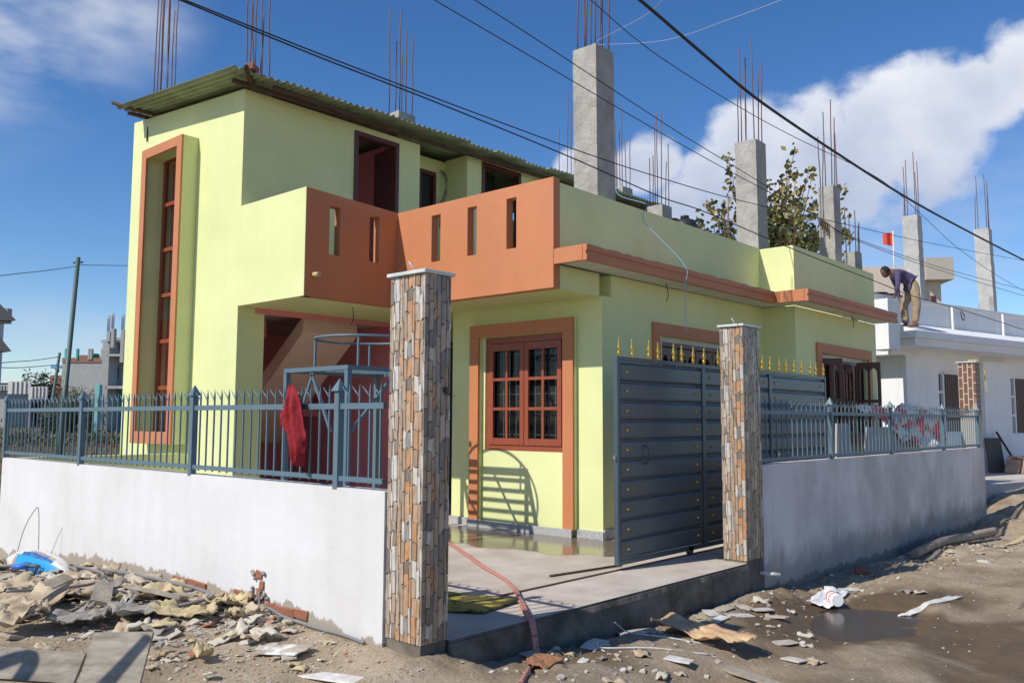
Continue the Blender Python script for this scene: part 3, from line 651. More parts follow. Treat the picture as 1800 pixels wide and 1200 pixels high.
# ------------------------------------------------------------------ boundary walls
def plaster(name,white,bare,z0,ragged,streak,sk2=.8,fall=False):
    m=bpy.data.materials.new(name); m.use_nodes=True; t=m.node_tree; n=t.nodes.new; l=t.links.new; b=t.nodes['Principled BSDF']; b.inputs['Roughness'].default_value=.8
    geo=n('ShaderNodeNewGeometry'); sx=n('ShaderNodeSeparateXYZ'); l(geo.outputs['Position'],sx.inputs[0])
    def noi(sc,st,det=8,ro=.6):
        mp=n('ShaderNodeMapping'); mp.inputs['Scale'].default_value=st; l(geo.outputs['Position'],mp.inputs[0]); q=n('ShaderNodeTexNoise'); q.inputs['Scale'].default_value=sc; q.inputs['Detail'].default_value=det; q.inputs['Roughness'].default_value=ro; l(mp.outputs[0],q.inputs['Vector']); return q.outputs[0]
    def rng(src,a,b_,c=0,d=1):
        r=n('ShaderNodeMapRange'); l(src,r.inputs['Value']); r.inputs['From Min'].default_value=a; r.inputs['From Max'].default_value=b_; r.inputs['To Min'].default_value=c; r.inputs['To Max'].default_value=d; return r.outputs[0]
    def mx(f,a,c):
        k=n('ShaderNodeMix'); k.data_type='RGBA'
        for i,x in((0,f),(6,a),(7,c)):
            if isinstance(x,tuple): k.inputs[i].default_value=(*x,1)
            else: l(x,k.inputs[i])
        return k.outputs[2]
    def mt(op,a,c):
        k=n('ShaderNodeMath'); k.operation=op
        for i,x in enumerate((a,c)):
            if isinstance(x,(int,float)): k.inputs[i].default_value=x
            else: l(x,k.inputs[i])
        return k.outputs[0]
    thin=tuple(.5*a+.5*c for a,c in zip(white,bare))
    col=mx(rng(noi(1.1,(1,1,.8)),.42,.62,0,streak),white,thin)
    col=mx(rng(noi(5,(1,1,.12)),.5,.72,0,streak*.7),col,thin)
    # unpainted ragged strip at the foot, with drips
    edge=mt('ADD',sx.outputs[2],mt('MULTIPLY',mt('SUBTRACT',noi(4.5,(1,1,.25),5,.75),.5),-ragged))
    if fall: edge=mt('ADD',edge,rng(sx.outputs[1],5.6,4.8,0,.11)); edge=mt('ADD',edge,rng(sx.outputs[1],9,11.5,0,.22))
    col=mx(rng(edge,z0+.006,z0-.006),col,bare)
    edge2=mt('ADD',sx.outputs[2],mt('MULTIPLY',mt('SUBTRACT',noi(2.1,(1,1,.5),6,.7),.5),-ragged*2.6))
    col=mx(rng(edge2,z0+.42,z0+.18,0,streak*sk2),col,tuple(c*1.15 for c in bare))
    l(col,b.inputs['Base Color'])
    bp=n('ShaderNodeBump'); bp.inputs['Strength'].default_value=.3; bp.inputs['Distance'].default_value=.015; l(noi(7,(1,1,1),9,.65),bp.inputs['Height']); l(bp.outputs[0],b.inputs['Normal'])
    return m
PL1=plaster('white_plaster',(.665,.66,.66),(.34,.295,.235),.075,.30,.34,.2,True)
PL2=plaster('patchy_plaster',(.72,.665,.64),(.17,.15,.13),-.30,.34,.8)
def rough_wall(axis,a0,a1,d0,d1,zb,zt,side,mt,parent=None,name='wall',res=.06):
    m=MB(); b=m.b; n_=int((a1-a0)/res); nz_=14; rings=[]
    for i in range(n_+1):
        a=a0+(a1-a0)*i/n_; r=[]
        for j in range(nz_+1):
            t_=j/nz_; z=zb+(zt-zb)*t_
            e=.006*fbm(a,z,1,2,3)+(.010*noise.noise(Vector((a*9,z*9,0))) if t_<.25 else 0)
            r.append((a,d0+e*side,z))
        for t_ in (0,1): pass
        r.append((a,d1,zt)); r.append((a,d1,zb))
        rings.append([b.verts.new((p[0],p[1],p[2]) if axis=='x' else (p[1],p[0],p[2])) for p in r])
    for p,q in zip(rings,rings[1:]):
        for k in range(len(p)): b.faces.new((p[k],p[(k+1)%len(p)],q[(k+1)%len(p)],q[k]))
    b.faces.new(rings[0]); b.faces.new(rings[-1][::-1])
    return m.build(name,mt,parent)
lw=thing('boundary_wall',(3.9,8,-.3),'low whitewashed wall under the blue spear fence, left of the driveway, chipped to brick at its foot','wall')
rough_wall('y',4.575,11.86,3.83,3.98,-.5,.965,1,PL1,lw)
def exposed_brick(ys,z,parent):
    for i,(y,zz,l_) in enumerate(ys):
        m=MB(); m.obox((3.833,y,zz),((1,0,0),(0,1,0),(0,0,1)),(.018,l_/2,.032))
        for v in m.b.verts: v.co+=Vector((random.uniform(-.006,.004),random.uniform(-.01,.01),random.uniform(-.008,.008)))
        m.build('exposed_brick',BRK,parent,bevel=.006)
exposed_brick([(y,ground_h(3.8,y,False)+.055+random.uniform(-.01,.01),.10+random.uniform(0,.08)) for y in (5.50,5.64,5.77,5.90,6.22,6.36,6.95,7.09,7.23,7.36,7.75)],0,lw)
exposed_brick([(6.03,.03,.09),(6.05,.10,.08),(6.02,.17,.07),(6.06,.24,.07)],0,lw)
m=MB()
for k in range(16):
    y=6.04+random.uniform(-.11,.11); z=random.uniform(.0,.27)
    if abs(y-6.04)<.04: y+=.07
    m.lathe((3.815,y,z),[(.0,-.02),(random.uniform(.015,.03),0),(.0,.02)],6,axis=(1,random.uniform(-.5,.5),random.uniform(-.5,.5)))
m.build('broken_plaster',MRT,lw)
bw=rough_wall('x',3.99,6.285,11.86,12.0,-.4,.955,1,YEL,None,'back_wall'); tag(bw,'low pale yellow wall with a white top running from the fence corner to the house tower','wall')
bw.name='compound_wall'
rw=rough_wall('x',8.705,17.72,4.205,4.36,-.75,.985,1,PL2,None,'boundary_wall'); tag(rw,'grey patchily painted wall right of the stone clad gate pillar, ragged at its foot','wall')
# footing under the driveway edge, below pillars
m=MB(); m.box(3.83,4.095,4.245,4.57,-.5,-.03); m.build('footing',slabside,None) if False else None

# ------------------------------------------------------------------ stone clad gate pillars
SC=[(.52,.28,.14),(.22,.18,.15),(.60,.57,.52),(.30,.235,.19),(.44,.29,.18),(.50,.38,.27),(.47,.36,.26),(.42,.31,.22),(.52,.41,.31),(.55,.29,.13),(.34,.27,.21),(.24,.19,.155),(.48,.37,.27),(.56,.52,.47),(.45,.35,.26),(.36,.24,.16),(.50,.34,.22),(.30,.28,.25),(.46,.36,.27),(.40,.30,.21)]
def cladding(x0,x1,y0,y1,z0,z1,parent,faces):
    """vertical ledge stones of uneven width, length, depth and colour on every face; the tile pattern comes back every 0.6 m"""
    m=MB(); b=m.b; cl=b.loops.layers.float_color.new('Col')
    def stones(seed,width):
        rnd=random.Random(seed); out=[]; a=0
        while a<width-.004:
            w=min(rnd.choice((.018,.024,.032,.040,.050)),width-a)
            if width-a-w<.014: w=width-a
            hs_=[]; 
            while sum(hs_)<.6: hs_.append(rnd.uniform(.07,.22))
            q_=sum(hs_); hs_=[h*.6/q_ for h in hs_]; z=-rnd.uniform(0,.6)
            for h in hs_:
                cc=rnd.choice(SC) if w>.02 else rnd.choice(((.66,.64,.61),(.52,.28,.14),(.45,.35,.26),(.60,.56,.51),(.25,.2,.16)))
                out.append((a,a+w,z,z+h,rnd.uniform(.001,.007),cc,rnd.uniform(-.006,.006),rnd.uniform(-.018,.018))); z+=h
            a+=w
        return out
    for fi,(orig,ax,nn,width) in enumerate(faces):
        orig=Vector(orig);ax=Vector(ax);nn=Vector(nn); up=Vector((0,0,1)); st=stones(11+fi%2,width); k=0; zb=z0
        while zb<z1+.6:
            for (a0,a1,h0,h1,dp,cc,sk,sl) in st:
                t1=min(zb+h1,z1); t0=max(zb+h0,z0)
                if t1-t0<.01: continue
                g_=.0015
                tl=sl if t1<z1-.03 else 0; bl=sl if t0>z0+.03 else 0
                if t1-t0<.06: tl=bl=0
                P=[(a0+g_,t0+g_+bl),(a1-g_,t0+g_-bl),(a1-g_+(sk if a1<width-.01 else 0),t1-g_-tl),(a0+g_+(sk if a0>.01 else 0),t1-g_+tl)]
                base=[b.verts.new(orig+ax*u+up*v) for u,v in P]
                cu=sum(p[0] for p in P)/4; cv=sum(p[1] for p in P)/4
                top=[b.verts.new(orig+ax*(cu+(u-cu)*.86)+up*(cv+(v-cv)*.96)+nn*(dp+.004)) for u,v in P]
                fs=[b.faces.new(top)]+[b.faces.new((base[i],base[(i+1)%4],top[(i+1)%4],top[i])) for i in range(4)]
                for f in fs:
                    for lp in f.loops: lp[cl]=(*cc,1)
            zb+=.6
    return m.build('stone_cladding',STN,parent)
def pillar(x0,x1,y0,y1,z0,z1,label):
    p=thing('gate_pillar',((x0+x1)/2,(y0+y1)/2,z0),label,'gate pillar','stone clad gate pillars')
    e=.012
    m=MB(); m.box(x0+e,x1-e,y0+e,y1-e,z0,z1); m.build('core',mat('grout',(.16,.14,.12),.9),p)
    m=MB(); m.box(x0+e,x1-e,y0+e,y1-e,z0-.35,z0-.002); m.build('footing',slabside,p)
    cladding(x0,x1,y0,y1,z0,z1,p,[((x0+e,y1-.002,0),(0,-1,0),(-1,0,0),y1-y0-.004),((x0+.002,y0+e,0),(1,0,0),(0,-1,0),x1-x0-.004),((x1-e,y0+.002,0),(0,1,0),(1,0,0),y1-y0-.004),((x1-.002,y1-e,0),(-1,0,0),(0,1,0),x1-x0-.004)])
    m=MB(); m.box(x0-.018,x1+.018,y0-.018,y1+.018,z1+.001,z1+.026); m.build('cap_slab',CAPM,p,bevel=.004)
    m=MB(); c=((x0+x1)/2-.03,(y0+y1)/2+.03); m.tube([(c[0],c[1],z1+.02),(c[0]-.01,c[1]+.01,z1+.07),(c[0]-.03,c[1]+.03,z1+.11)],.005,5); m.build('wire_stub',mat('pale_wire',(.5,.5,.52),.5),p)
    return p
p1=pillar(3.835,4.082,4.205,4.56,.01,2.42,'stone clad pillar at the left side of the driveway, the nearer of the two')
p2=pillar(8.315,8.70,4.205,4.475,.02,2.44,'stone clad pillar in front of the blue-grey gate at the right side of the driveway')
m=MB(); m.box(4.02,4.045,4.192,4.2045,1.62,1.67); m.tube([(4.035,4.195,1.63),(4.07,4.18,1.60),(4.10,4.19,1.61)],.003,4); m.build('switch_box',BLK,p1)
m=MB(); m.tube([(8.62,4.22,-.13),(8.74,4.05,-.15)],.022,7); tag(m.build('broken_pipe',TILW),'short pale broken pipe poking out under the right pillar','pipe')

# ------------------------------------------------------------------ spear fences
def fence(axis,a0,a1,d,posts,sp,side,label):
    F=thing('metal_fence',(d,(a0+a1)/2,.98) if axis=='y' else ((a0+a1)/2,d,.98),label,'fence')
    P=lambda a,o,z:(d+o,a,z) if axis=='y' else (a,d+o,z)
    def seg(name,z,h,w):
        m=MB(); ps=sorted([a0]+list(posts)+[a1]); 
        for u,v in zip(ps,ps[1:]):
            if v-u<.1: continue
            m.bar(P(u+.028,0,z),P(v-.028,0,z),w,h)
        return m.build(name,BLU,F)
    seg('bottom_rail',1.03,.035,.03); seg('top_rail',1.545,.042,.028)
    proto=None
    for a in posts:
        m=MB(); q=P(a,0,0); m.box(q[0]-.027,q[0]+.027,q[1]-.027,q[1]+.027,.95,1.66); 
        m.build('post',BLU,F,bevel=.003)
        m=MB(); b=m.b; e=.045; z=1.655; vs=[b.verts.new((q[0]+i*e,q[1]+j*e,z)) for i,j in((-1,-1),(1,-1),(1,1),(-1,1))]; ap=b.verts.new((q[0],q[1],z+.095)); b.faces.new(vs)
        for i in range(4): b.faces.new((vs[i],vs[(i+1)%4],ap))
        m.build('post_cap',BLU,F)
    a=a0+.07; dirv=-1 if axis=='y' else 1
    while a<a1-.03:
        if min(abs(a-p) for p in posts)>.05:
            if proto is None:
                m=MB(); q=P(a,.0,0); m.box(q[0]-.006,q[0]+.006,q[1]-.006,q[1]+.006,1.0,1.64)
                b=m.b
                # spear tip and leaning blade cut from the bar's head
                for (u0,u1,z0_,z1_) in ((0,0,1.635,1.71),):
                    s_=.007; A=[b.verts.new((q[0]+i*s_,q[1]+j*s_,z0_)) for i,j in((-1,-1),(1,-1),(1,1),(-1,1))]; ap=b.verts.new((q[0],q[1],z1_))
                    for i in range(4): b.faces.new((A[i],A[(i+1)%4],ap))
                L=.085 if axis=='y' else .13
                t_=P(a+L,0,1.685); r_=P(a,0,1.605)
                m.tube([r_,t_],[.0085,.003],4)
                proto=m.build('bar',BLU,F,origin=P(a,0,1.0)); pa=a
            else: 
                c=copyof(proto,P(a-pa,-d,0) if axis=='y' else (a-pa,0,0),F); c.rotation_euler.z=random.uniform(-.05,.05)
        a+=sp
    return F
fence('y',4.59,11.93,3.80+.055,[5.13,7.23,9.6,11.86],.117,1,'blue-grey spear topped fence left of the driveway, red jacket hanging on it')
fence('x',8.72,17.62,4.26,[10.72,12.91,15.43,17.59],.135,1,'blue-grey spear topped fence on the grey wall right of the driveway')

# ------------------------------------------------------------------ sliding gate
GY=4.91
G=thing('sliding_gate',(9.6,GY,.05),'blue-grey sliding metal gate with gold studs and finials, standing half open','gate')
m=MB(); gx0,gx1,gz0,gz1=7.045,12.24,.05,2.085
m.box(gx0,gx0+.045,GY,GY+.05,gz0,gz1); m.box(gx1-.045,gx1,GY,GY+.05,gz0,gz1)
m.box(gx0+.045,gx1-.045,GY,GY+.05,gz0,gz0+.045); m.box(gx0+.045,gx1-.045,GY,GY+.05,gz1-.045,gz1)
for x in(8.70,10.40): m.box(x,x+.075,GY-.006,GY+.046,gz0+.045,gz1-.045)
m.build('frame',GAT,G,bevel=.004)
secs=[(7.10,8.69),(8.785,10.39),(10.485,12.185)]
rows=10; ph=(gz1-gz0-.10)/rows
for (a,b_) in secs:
    for r in range(rows):
        z0=gz0+.05+r*ph; z1=z0+ph; m=MB(); b=m.b
        # pressed panel: flat field with sloped edges and a groove above
        prof=[(GY+.030,z0),(GY+.010,z0+.012),(GY+.004,z0+.03),(GY+.004,z1-.034),(GY+.012,z1-.018),(GY+.030,z1-.012),(GY+.030,z1-.001)]
        A=[b.verts.new((a,y,z)) for y,z in prof]; B=[b.verts.new((b_,y,z)) for y,z in prof]
        for i in range(len(prof)-1): b.faces.new((A[i],B[i],B[i+1],A[i+1]))
        A2=[b.verts.new((x,GY+.033,z)) for x,z in((a,z0),(b_,z0),(b_,z1-.001),(a,z1-.001))]; b.faces.new(A2)
        b.faces.new(A+[A2[3],A2[0]][:2]); b.faces.new(B+[A2[2],A2[1]])
        for f in b.faces: f.smooth=False
        m.build('panel',GAT,G)
sp=None
for (a,b_) in secs:
    for r in range(rows):
        z=gz0+.05+(r+.5)*ph
        for x in (a+.115,b_-.115):
            if sp is None:
                m=MB(); m.lathe((x,GY+.004,z),[(.020,0),(.020,.004),(.014,.007),(.012,.014),(.006,.019),(.001,.020)],10,axis=(0,-1,0)); sp=m.build('stud',GLD,G,origin=(x,GY,z)); s0=(x,z)
            else: copyof(sp,(x-s0[0],0,z-s0[1]),G)
fp=None; x=7.11
while x<12.2:
    if fp is None:
        m=MB(); m.lathe((x,GY+.025,gz1),[(.012,0),(.008,.008),(.019,.025),(.021,.04),(.010,.055),(.017,.075),(.022,.095),(.012,.118),(.012,.128),(.007,.16),(.008,.168),(.003,.185),(.001,.192)],8); fp=m.build('finial',GLD,G,origin=(x,GY,gz1)); fx=x
    else: 
        c=copyof(fp,(x-fx,0,0),G); c.rotation_euler=(random.uniform(-.04,.04),random.uniform(-.04,.04),random.uniform(0,3))
    x+=.242
m=MB(); m.tube([(7.52,GY-.001,1.20),(7.54,GY-.035,1.17),(7.545,GY-.04,1.10),(7.535,GY-.035,1.03),(7.52,GY-.001,1.01)],.008,7); m.build('handle',GAT,G)
m=MB(); m.tube([(7.045,GY+.02,1.10),(7.02,GY+.02,1.11),(7.005,GY+.02,1.085),(7.02,GY+.02,1.06),(7.045,GY+.02,1.07)],.005,6); m.build('latch_ring',mat('bare_steel',(.5,.55,.58),.35,metal=.6),G)
for x in(8.42,11.7): 
    m=MB(); m.lathe((x,GY+.0,.052),[(.048,0),(.05,.006),(.04,.012),(.04,.03),(.05,.036),(.048,.042)],16,axis=(0,1,0)); m.build('wheel',mat('wheel_steel',(.12,.12,.13),.5,metal=.5),G)
m=MB(); m.lathe((10.62,GY-.0,1.02),[(.05,0),(.045,.01),(.01,.015)],14,axis=(0,-1,0)); m.build('lock_plate',GLD,G)
m=MB(); m.box(4.4,12.4,GY+.015,GY+.035,.001,.012); tag(m.build('gate_track',RST),'thin rusty rail for the gate wheels let into the driveway','rail')
m=MB(); m.tube([(6.35,5.2,.012),(7.3,5.05,.014)],.011,5); tag(m.build('bamboo_stick',TIM),'thin brown stick lying on the driveway at the foot of the gate','stick')

# ------------------------------------------------------------------ tank stand behind left fence
T_=thing('tank_stand',(6.7,8.46,0),'blue-grey steel water tank stand with a round top rail behind the left fence','tank stand')
X0,X1,YA,YB,ZT=6.02,7.42,7.86,9.06,2.06
for x in(X0,X1):
    for y in(YA,YB): m=MB(); m.box(x-.03,x+.03,y-.03,y+.03,0,ZT-.055); m.build('leg',BLU,T_)
m=MB()
for x in(X0,X1): m.box(x-.03,x+.03,YA-.03,YB+.03,ZT-.05,ZT)
for y in(YA,YB): m.box(X0+.03,X1-.03,y-.03,y+.03,ZT-.05,ZT)
m.build('top_frame',BLU,T_)
for i in range(9):
    x=X0+.13+i*(X1-X0-.26)/8; m=MB(); m.box(x-.022,x+.022,YA+.03,YB-.03,ZT-.02,ZT-.001); m.build('slat',BLU,T_)
m=MB(); m.bar((X0,(YA+YB)/2+.1,ZT-.05),(X0,YA+.3,ZT-.75),.03); m.bar((X0,(YA+YB)/2+.05,ZT-.05),(X0,YB-.25,ZT-.62),.03)
m.bar((X1,(YA+YB)/2,ZT-.05),(X1,YA+.1,ZT-.8),.03); m.bar(((X0+X1)/2,YA,ZT-.05),(X0+.05,YA,ZT-.75),.03); m.bar(((X0+X1)/2,YA,ZT-.05),(X1-.05,YA,ZT-.75),.03); m.build('brace',BLU,T_)
cx,cy=(X0+X1)/2,(YA+YB)/2; rr_=.60
m=MB(); pts=[(cx+rr_*math.cos(a*2*math.pi/40),cy+rr_*math.sin(a*2*math.pi/40),2.43) for a in range(41)]; m.tube(pts,.017,6,cap=False); m.build('ring_rail',BLU,T_)
for a in(45,135,225,315): m=MB(); c=(cx+rr_*math.cos(R(a)),cy+rr_*math.sin(R(a))); m.bar((c[0],c[1],ZT),(c[0],c[1],2.425),.025); m.build('ring_post',BLU,T_)

def smooth_path(pts,n_=8):
    out=[]; P=[Vector(p) for p in pts]; P=[P[0]*2-P[1]]+P+[P[-1]*2-P[-2]]
    for i in range(1,len(P)-2):
        for k in range(n_):
            t_=k/n_; a,b,c,d=P[i-1],P[i],P[i+1],P[i+2]
            out.append(.5*((2*b)+(c-a)*t_+(2*a-5*b+4*c-d)*t_*t_+(3*b-a-3*c+d)*t_**3))
    out.append(P[-2]); return out
# ------------------------------------------------------------------ red jacket on the fence
prof=[(1.69,5.605,.035),(1.66,5.60,.055),(1.60,5.585,.075),(1.54,5.57,.09),(1.46,5.56,.105),(1.38,5.545,.11),(1.31,5.52,.10),(1.24,5.50,.075),(1.18,5.485,.06),(1.12,5.475,.035)]
m=MB(); b=m.b
for layer in range(3):
    G_=[]; n_=26; sd=layer*7.3
    for j in range(40):
        t_=j/39*(len(prof)-1); k=min(int(t_),len(prof)-2); f=t_-k
        z,y,hw=[prof[k][q]*(1-f)+prof[k+1][q]*f for q in range(3)]
        hw*=(1,.86,.7)[layer]; row=[]
        for i in range(n_+1):
            u=(i/n_-.5)*2; gather=min(1,(1.72-z)/.2)
            fx=.020*gather*math.sin(u*7+sd+z*3.5+1.6*math.sin(z*7))+.014*noise.noise(Vector((u*3,z*14,sd)))+.010*noise.noise(Vector((u*8,z*5,sd+4)))
            bulge=.038*gather*(1-u*u)*(1,.5,-.3)[layer]
            yy=y+hw*u*(1+.16*noise.noise(Vector((z*9,sd,u>0))))+.012*layer; zz_=z+.018*noise.noise(Vector((u*3,sd,9)))*(j/39)+.02*abs(u)*(-1 if layer else 1)
            xx=3.795-bulge-fx-.018*(2-layer)
            row.append((b.verts.new((xx,yy,zz_)),b.verts.new((xx+.005,yy,zz_))))
        G_.append(row)
    for j in range(39):
        for i in range(n_):
            for e_ in(0,1):
                f=b.faces.new((G_[j][i][e_],G_[j][i+1][e_],G_[j+1][i+1][e_],G_[j+1][i][e_])); f.smooth=True
        for i in (0,n_): b.faces.new((G_[j][i][0],G_[j+1][i][0],G_[j+1][i][1],G_[j][i][1]))
    for i in range(n_):
        for j in (0,39): b.faces.new((G_[j][i][0],G_[j][i+1][0],G_[j][i+1][1],G_[j][i][1]))
jk=m.build('jacket',RED); tag(jk,'crumpled dark red jacket hung over the left fence','jacket')
m=MB(); m.tube(smooth_path([(3.79,5.60,1.62),(3.745,5.635,1.53),(3.735,5.635,1.43),(3.75,5.59,1.35)],6),[.022+.012*math.sin(q/18*3.1)+.003*math.sin(q*2.1) for q in range(19)],12); sl=m.build('sleeve',RED,None,smooth=True); sl.parent=jk; sl.location-=jk.location

# ------------------------------------------------------------------ hose, mat, sticks on the driveway
hz=ground_h
HH=thing('hose',(5.4,4.8,0),'pair of pink hoses bound together, crossing the driveway and hanging over its edge','hose')
for off,r in ((0,.015),(.028,.014)):
    m=MB(); pts=[(8.2,9.0+off,.016),(7.6,8.1+off,.016),(7.14,7.33+off,.016),(6.7,6.62+off*1.2,.016),(6.28,5.98+off,.016),(5.92,5.39-off*.3,.018),(5.6,4.95+off,.02),(5.2+off,4.55,.02),(4.96+off,4.3,.03),(4.87+off,4.17,.005),(4.86+off,4.13,-.12),(4.83+off,4.09,-.22),(4.68,3.98,hz(4.68,3.98)+.02),(4.50,3.86,hz(4.5,3.86)+.02),(4.3,3.7,hz(4.3,3.7)+.02),(4.0,3.5,hz(4,3.5)+.02)]
    m.tube(smooth_path(pts),r,8); m.build('hose_line',HOS,HH)
def crumple(name,pts,mt,th=.012,amp=.03,n_=14,lab=None,cat='sheet',grp=None,zoff=.0,curl=None,parent=None,sc=9,follow=True):
    """a crumpled sheet with thickness spanning the quad pts (xyz)"""
    m=MB(); b=m.b; P=[Vector(p) for p in pts]; G_=[]
    sd=random.random()*50
    for j in range(n_+1):
        row=[]
        for i in range(n_+1):
            u=i/n_; v=j/n_; 
            eu=.05*noise.noise(Vector((sd,v*3,1))); 
            p=(P[0]*(1-u)+P[1]*u)*(1-v)+(P[3]*(1-u)+P[2]*u)*v
            p=p+Vector((noise.noise(Vector((u*4,v*4,sd))),noise.noise(Vector((u*4,v*4,sd+9))),0))*amp*.9
            dz=amp*(1.3*fbm(u*3,v*3,sd,1.1,3)+.6*abs(noise.noise(Vector((u*sc,v*sc*.7,sd)))))
            if curl: dz+=curl*max(0,abs(u-.5)*2-.55)**1.3*(1+.7*noise.noise(Vector((v*5,sd,0))))
            p.z+=dz+zoff
            if follow: p.z=max(p.z,ground_h(p.x,p.y)+.006) if (p.y<4.15 or p.x<3.8) else p.z
            row.append((b.verts.new(p+Vector((0,0,th/2))),b.verts.new(p-Vector((0,0,th/2)))))
        G_.append(row)
    for j in range(n_):
        for i in range(n_):
            for k in(0,1):
                f=b.faces.new((G_[j][i][k],G_[j][i+1][k],G_[j+1][i+1][k],G_[j+1][i][k])); f.smooth=(th<.02)
    for i in range(n_):
        b.faces.new((G_[0][i][0],G_[0][i+1][0],G_[0][i+1][1],G_[0][i][1])); b.faces.new((G_[n_][i][0],G_[n_][i+1][0],G_[n_][i+1][1],G_[n_][i][1]))
        b.faces.new((G_[i][0][0],G_[i+1][0][0],G_[i+1][0][1],G_[i][0][1])); b.faces.new((G_[i][n_][0],G_[i+1][n_][0],G_[i+1][n_][1],G_[i][n_][1]))
    o=m.build(name,mt,parent); 
    if lab: tag(o,lab,cat,grp)
    return o
MATY=mat('patterned_sack',(.38,.29,.05),.8,(.05,.05,.02),7,.85,contrast=(.47,.53),bump=.2)
crumple('sack_mat',[(4.55,5.0,.02),(4.8,4.58,.02),(5.32,4.66,.02),(5.1,5.5,.02)],MATY,.01,.012,12,'flattened yellow and black printed sack on the driveway behind the left pillar','sack')

def cable(name,pts,r,mt,label,cat,grp=None,n_=8):
    m=MB(); m.tube(smooth_path(pts),r,n_); o=m.build(name,mt); tag(o,label,cat,grp); return o
# ------------------------------------------------------------------ rubble and debris
rnd=random.Random(5)
def chip(m,x,y,s,flat,zo=0,tilt=.5):
    z=ground_h(x,y)+zo; k=rnd.randint(4,6); a0=rnd.random()*6.28
    ax=Matrix.Rotation(rnd.uniform(-tilt,tilt),3,'X')@Matrix.Rotation(rnd.uniform(-tilt,tilt),3,'Y')
    P=[]
    for i in range(k):
        a=a0+2*math.pi*i/k; r=s*rnd.uniform(.55,1.1); P.append((r*math.cos(a)*1.3,r*math.sin(a)))
    h=s*flat; V=[]
    for zz,sc in((0,1),(h,.92)):
        V.append([m.b.verts.new(Vector((x,y,z))+ax@Vector((px*sc,py*sc,zz))) for px,py in P])
    mi=rnd.choice((0,0,1,1,1,2,0,4,4,1,1,3) if rnd.random()<.7 else (0,1,4)) 
    fs=[m.b.faces.new(V[0][::-1]),m.b.faces.new(V[1])]+[m.b.faces.new((V[0][i],V[0][(i+1)%k],V[1][(i+1)%k],V[1][i])) for i in range(k)]
    for f in fs: f.material_index=mi
RM=[mat('rubble_cement',(.45,.39,.30),.95,(.30,.25,.185),12,.7,bump=.4),mat('rubble_dust',(.52,.46,.37),.95,(.36,.31,.24),12,.7,bump=.4),mat('rubble_brown',(.24,.17,.12),.95,(.16,.11,.08),12,.7,bump=.4),mat('rubble_brick',(.36,.15,.09),.95,(.26,.11,.07),12,.7,bump=.4),mat('rubble_pale',(.56,.53,.47),.9,(.42,.38,.32),12,.7)]
m=MB()
for i in range(260):
    y=min(11.5,max(4.9,rnd.gauss(7.4,1.3))); x=3.72-abs(rnd.gauss(0,.6)); 
    if x<1.9: continue
    sz_=rnd.choice((.02,.03,.04,.055,.075)); chip(m,x,y,sz_,rnd.choice((.08,.12,.3)),rnd.uniform(-.01,.035),.35)
for i in range(260):
    y=rnd.uniform(5.6,6.8); x=3.78-abs(rnd.gauss(0,.22)); chip(m,x,y,rnd.choice((.02,.03,.05)),rnd.choice((.12,.3)),rnd.uniform(0,.02),.5)
for i in range(5400):
    if i<1500 or i>3400: y=rnd.uniform(4.6,11.0); x=3.78-abs(rnd.gauss(0,.55)); s=rnd.choice((.006,.009,.013,.02,.034))
    elif i<2500: x=rnd.uniform(2,3.8); y=rnd.uniform(4,7); s=rnd.choice((.005,.007,.010,.014))
    else: x=rnd.uniform(4,17.5); y=4.12-abs(rnd.gauss(0,.5)); s=rnd.choice((.006,.01,.014,.02,.03))
    if x<1.2: continue
    if 7.3<x<9.6 and 2.5<y<3.5: continue
    if x<3.9 and y<5.7 and s>.018: continue
    chip(m,x,y,s,rnd.choice((.12,.3,.6)),0,.5)
for i in range(1100): chip(m,rnd.uniform(4.2,17),rnd.uniform(.6,4.0),rnd.choice((.003,.005,.008,.014)),rnd.choice((.15,.4)),-.001,.2)
tag(m.build('rubble',RM),kind='stuff')
m=MB()
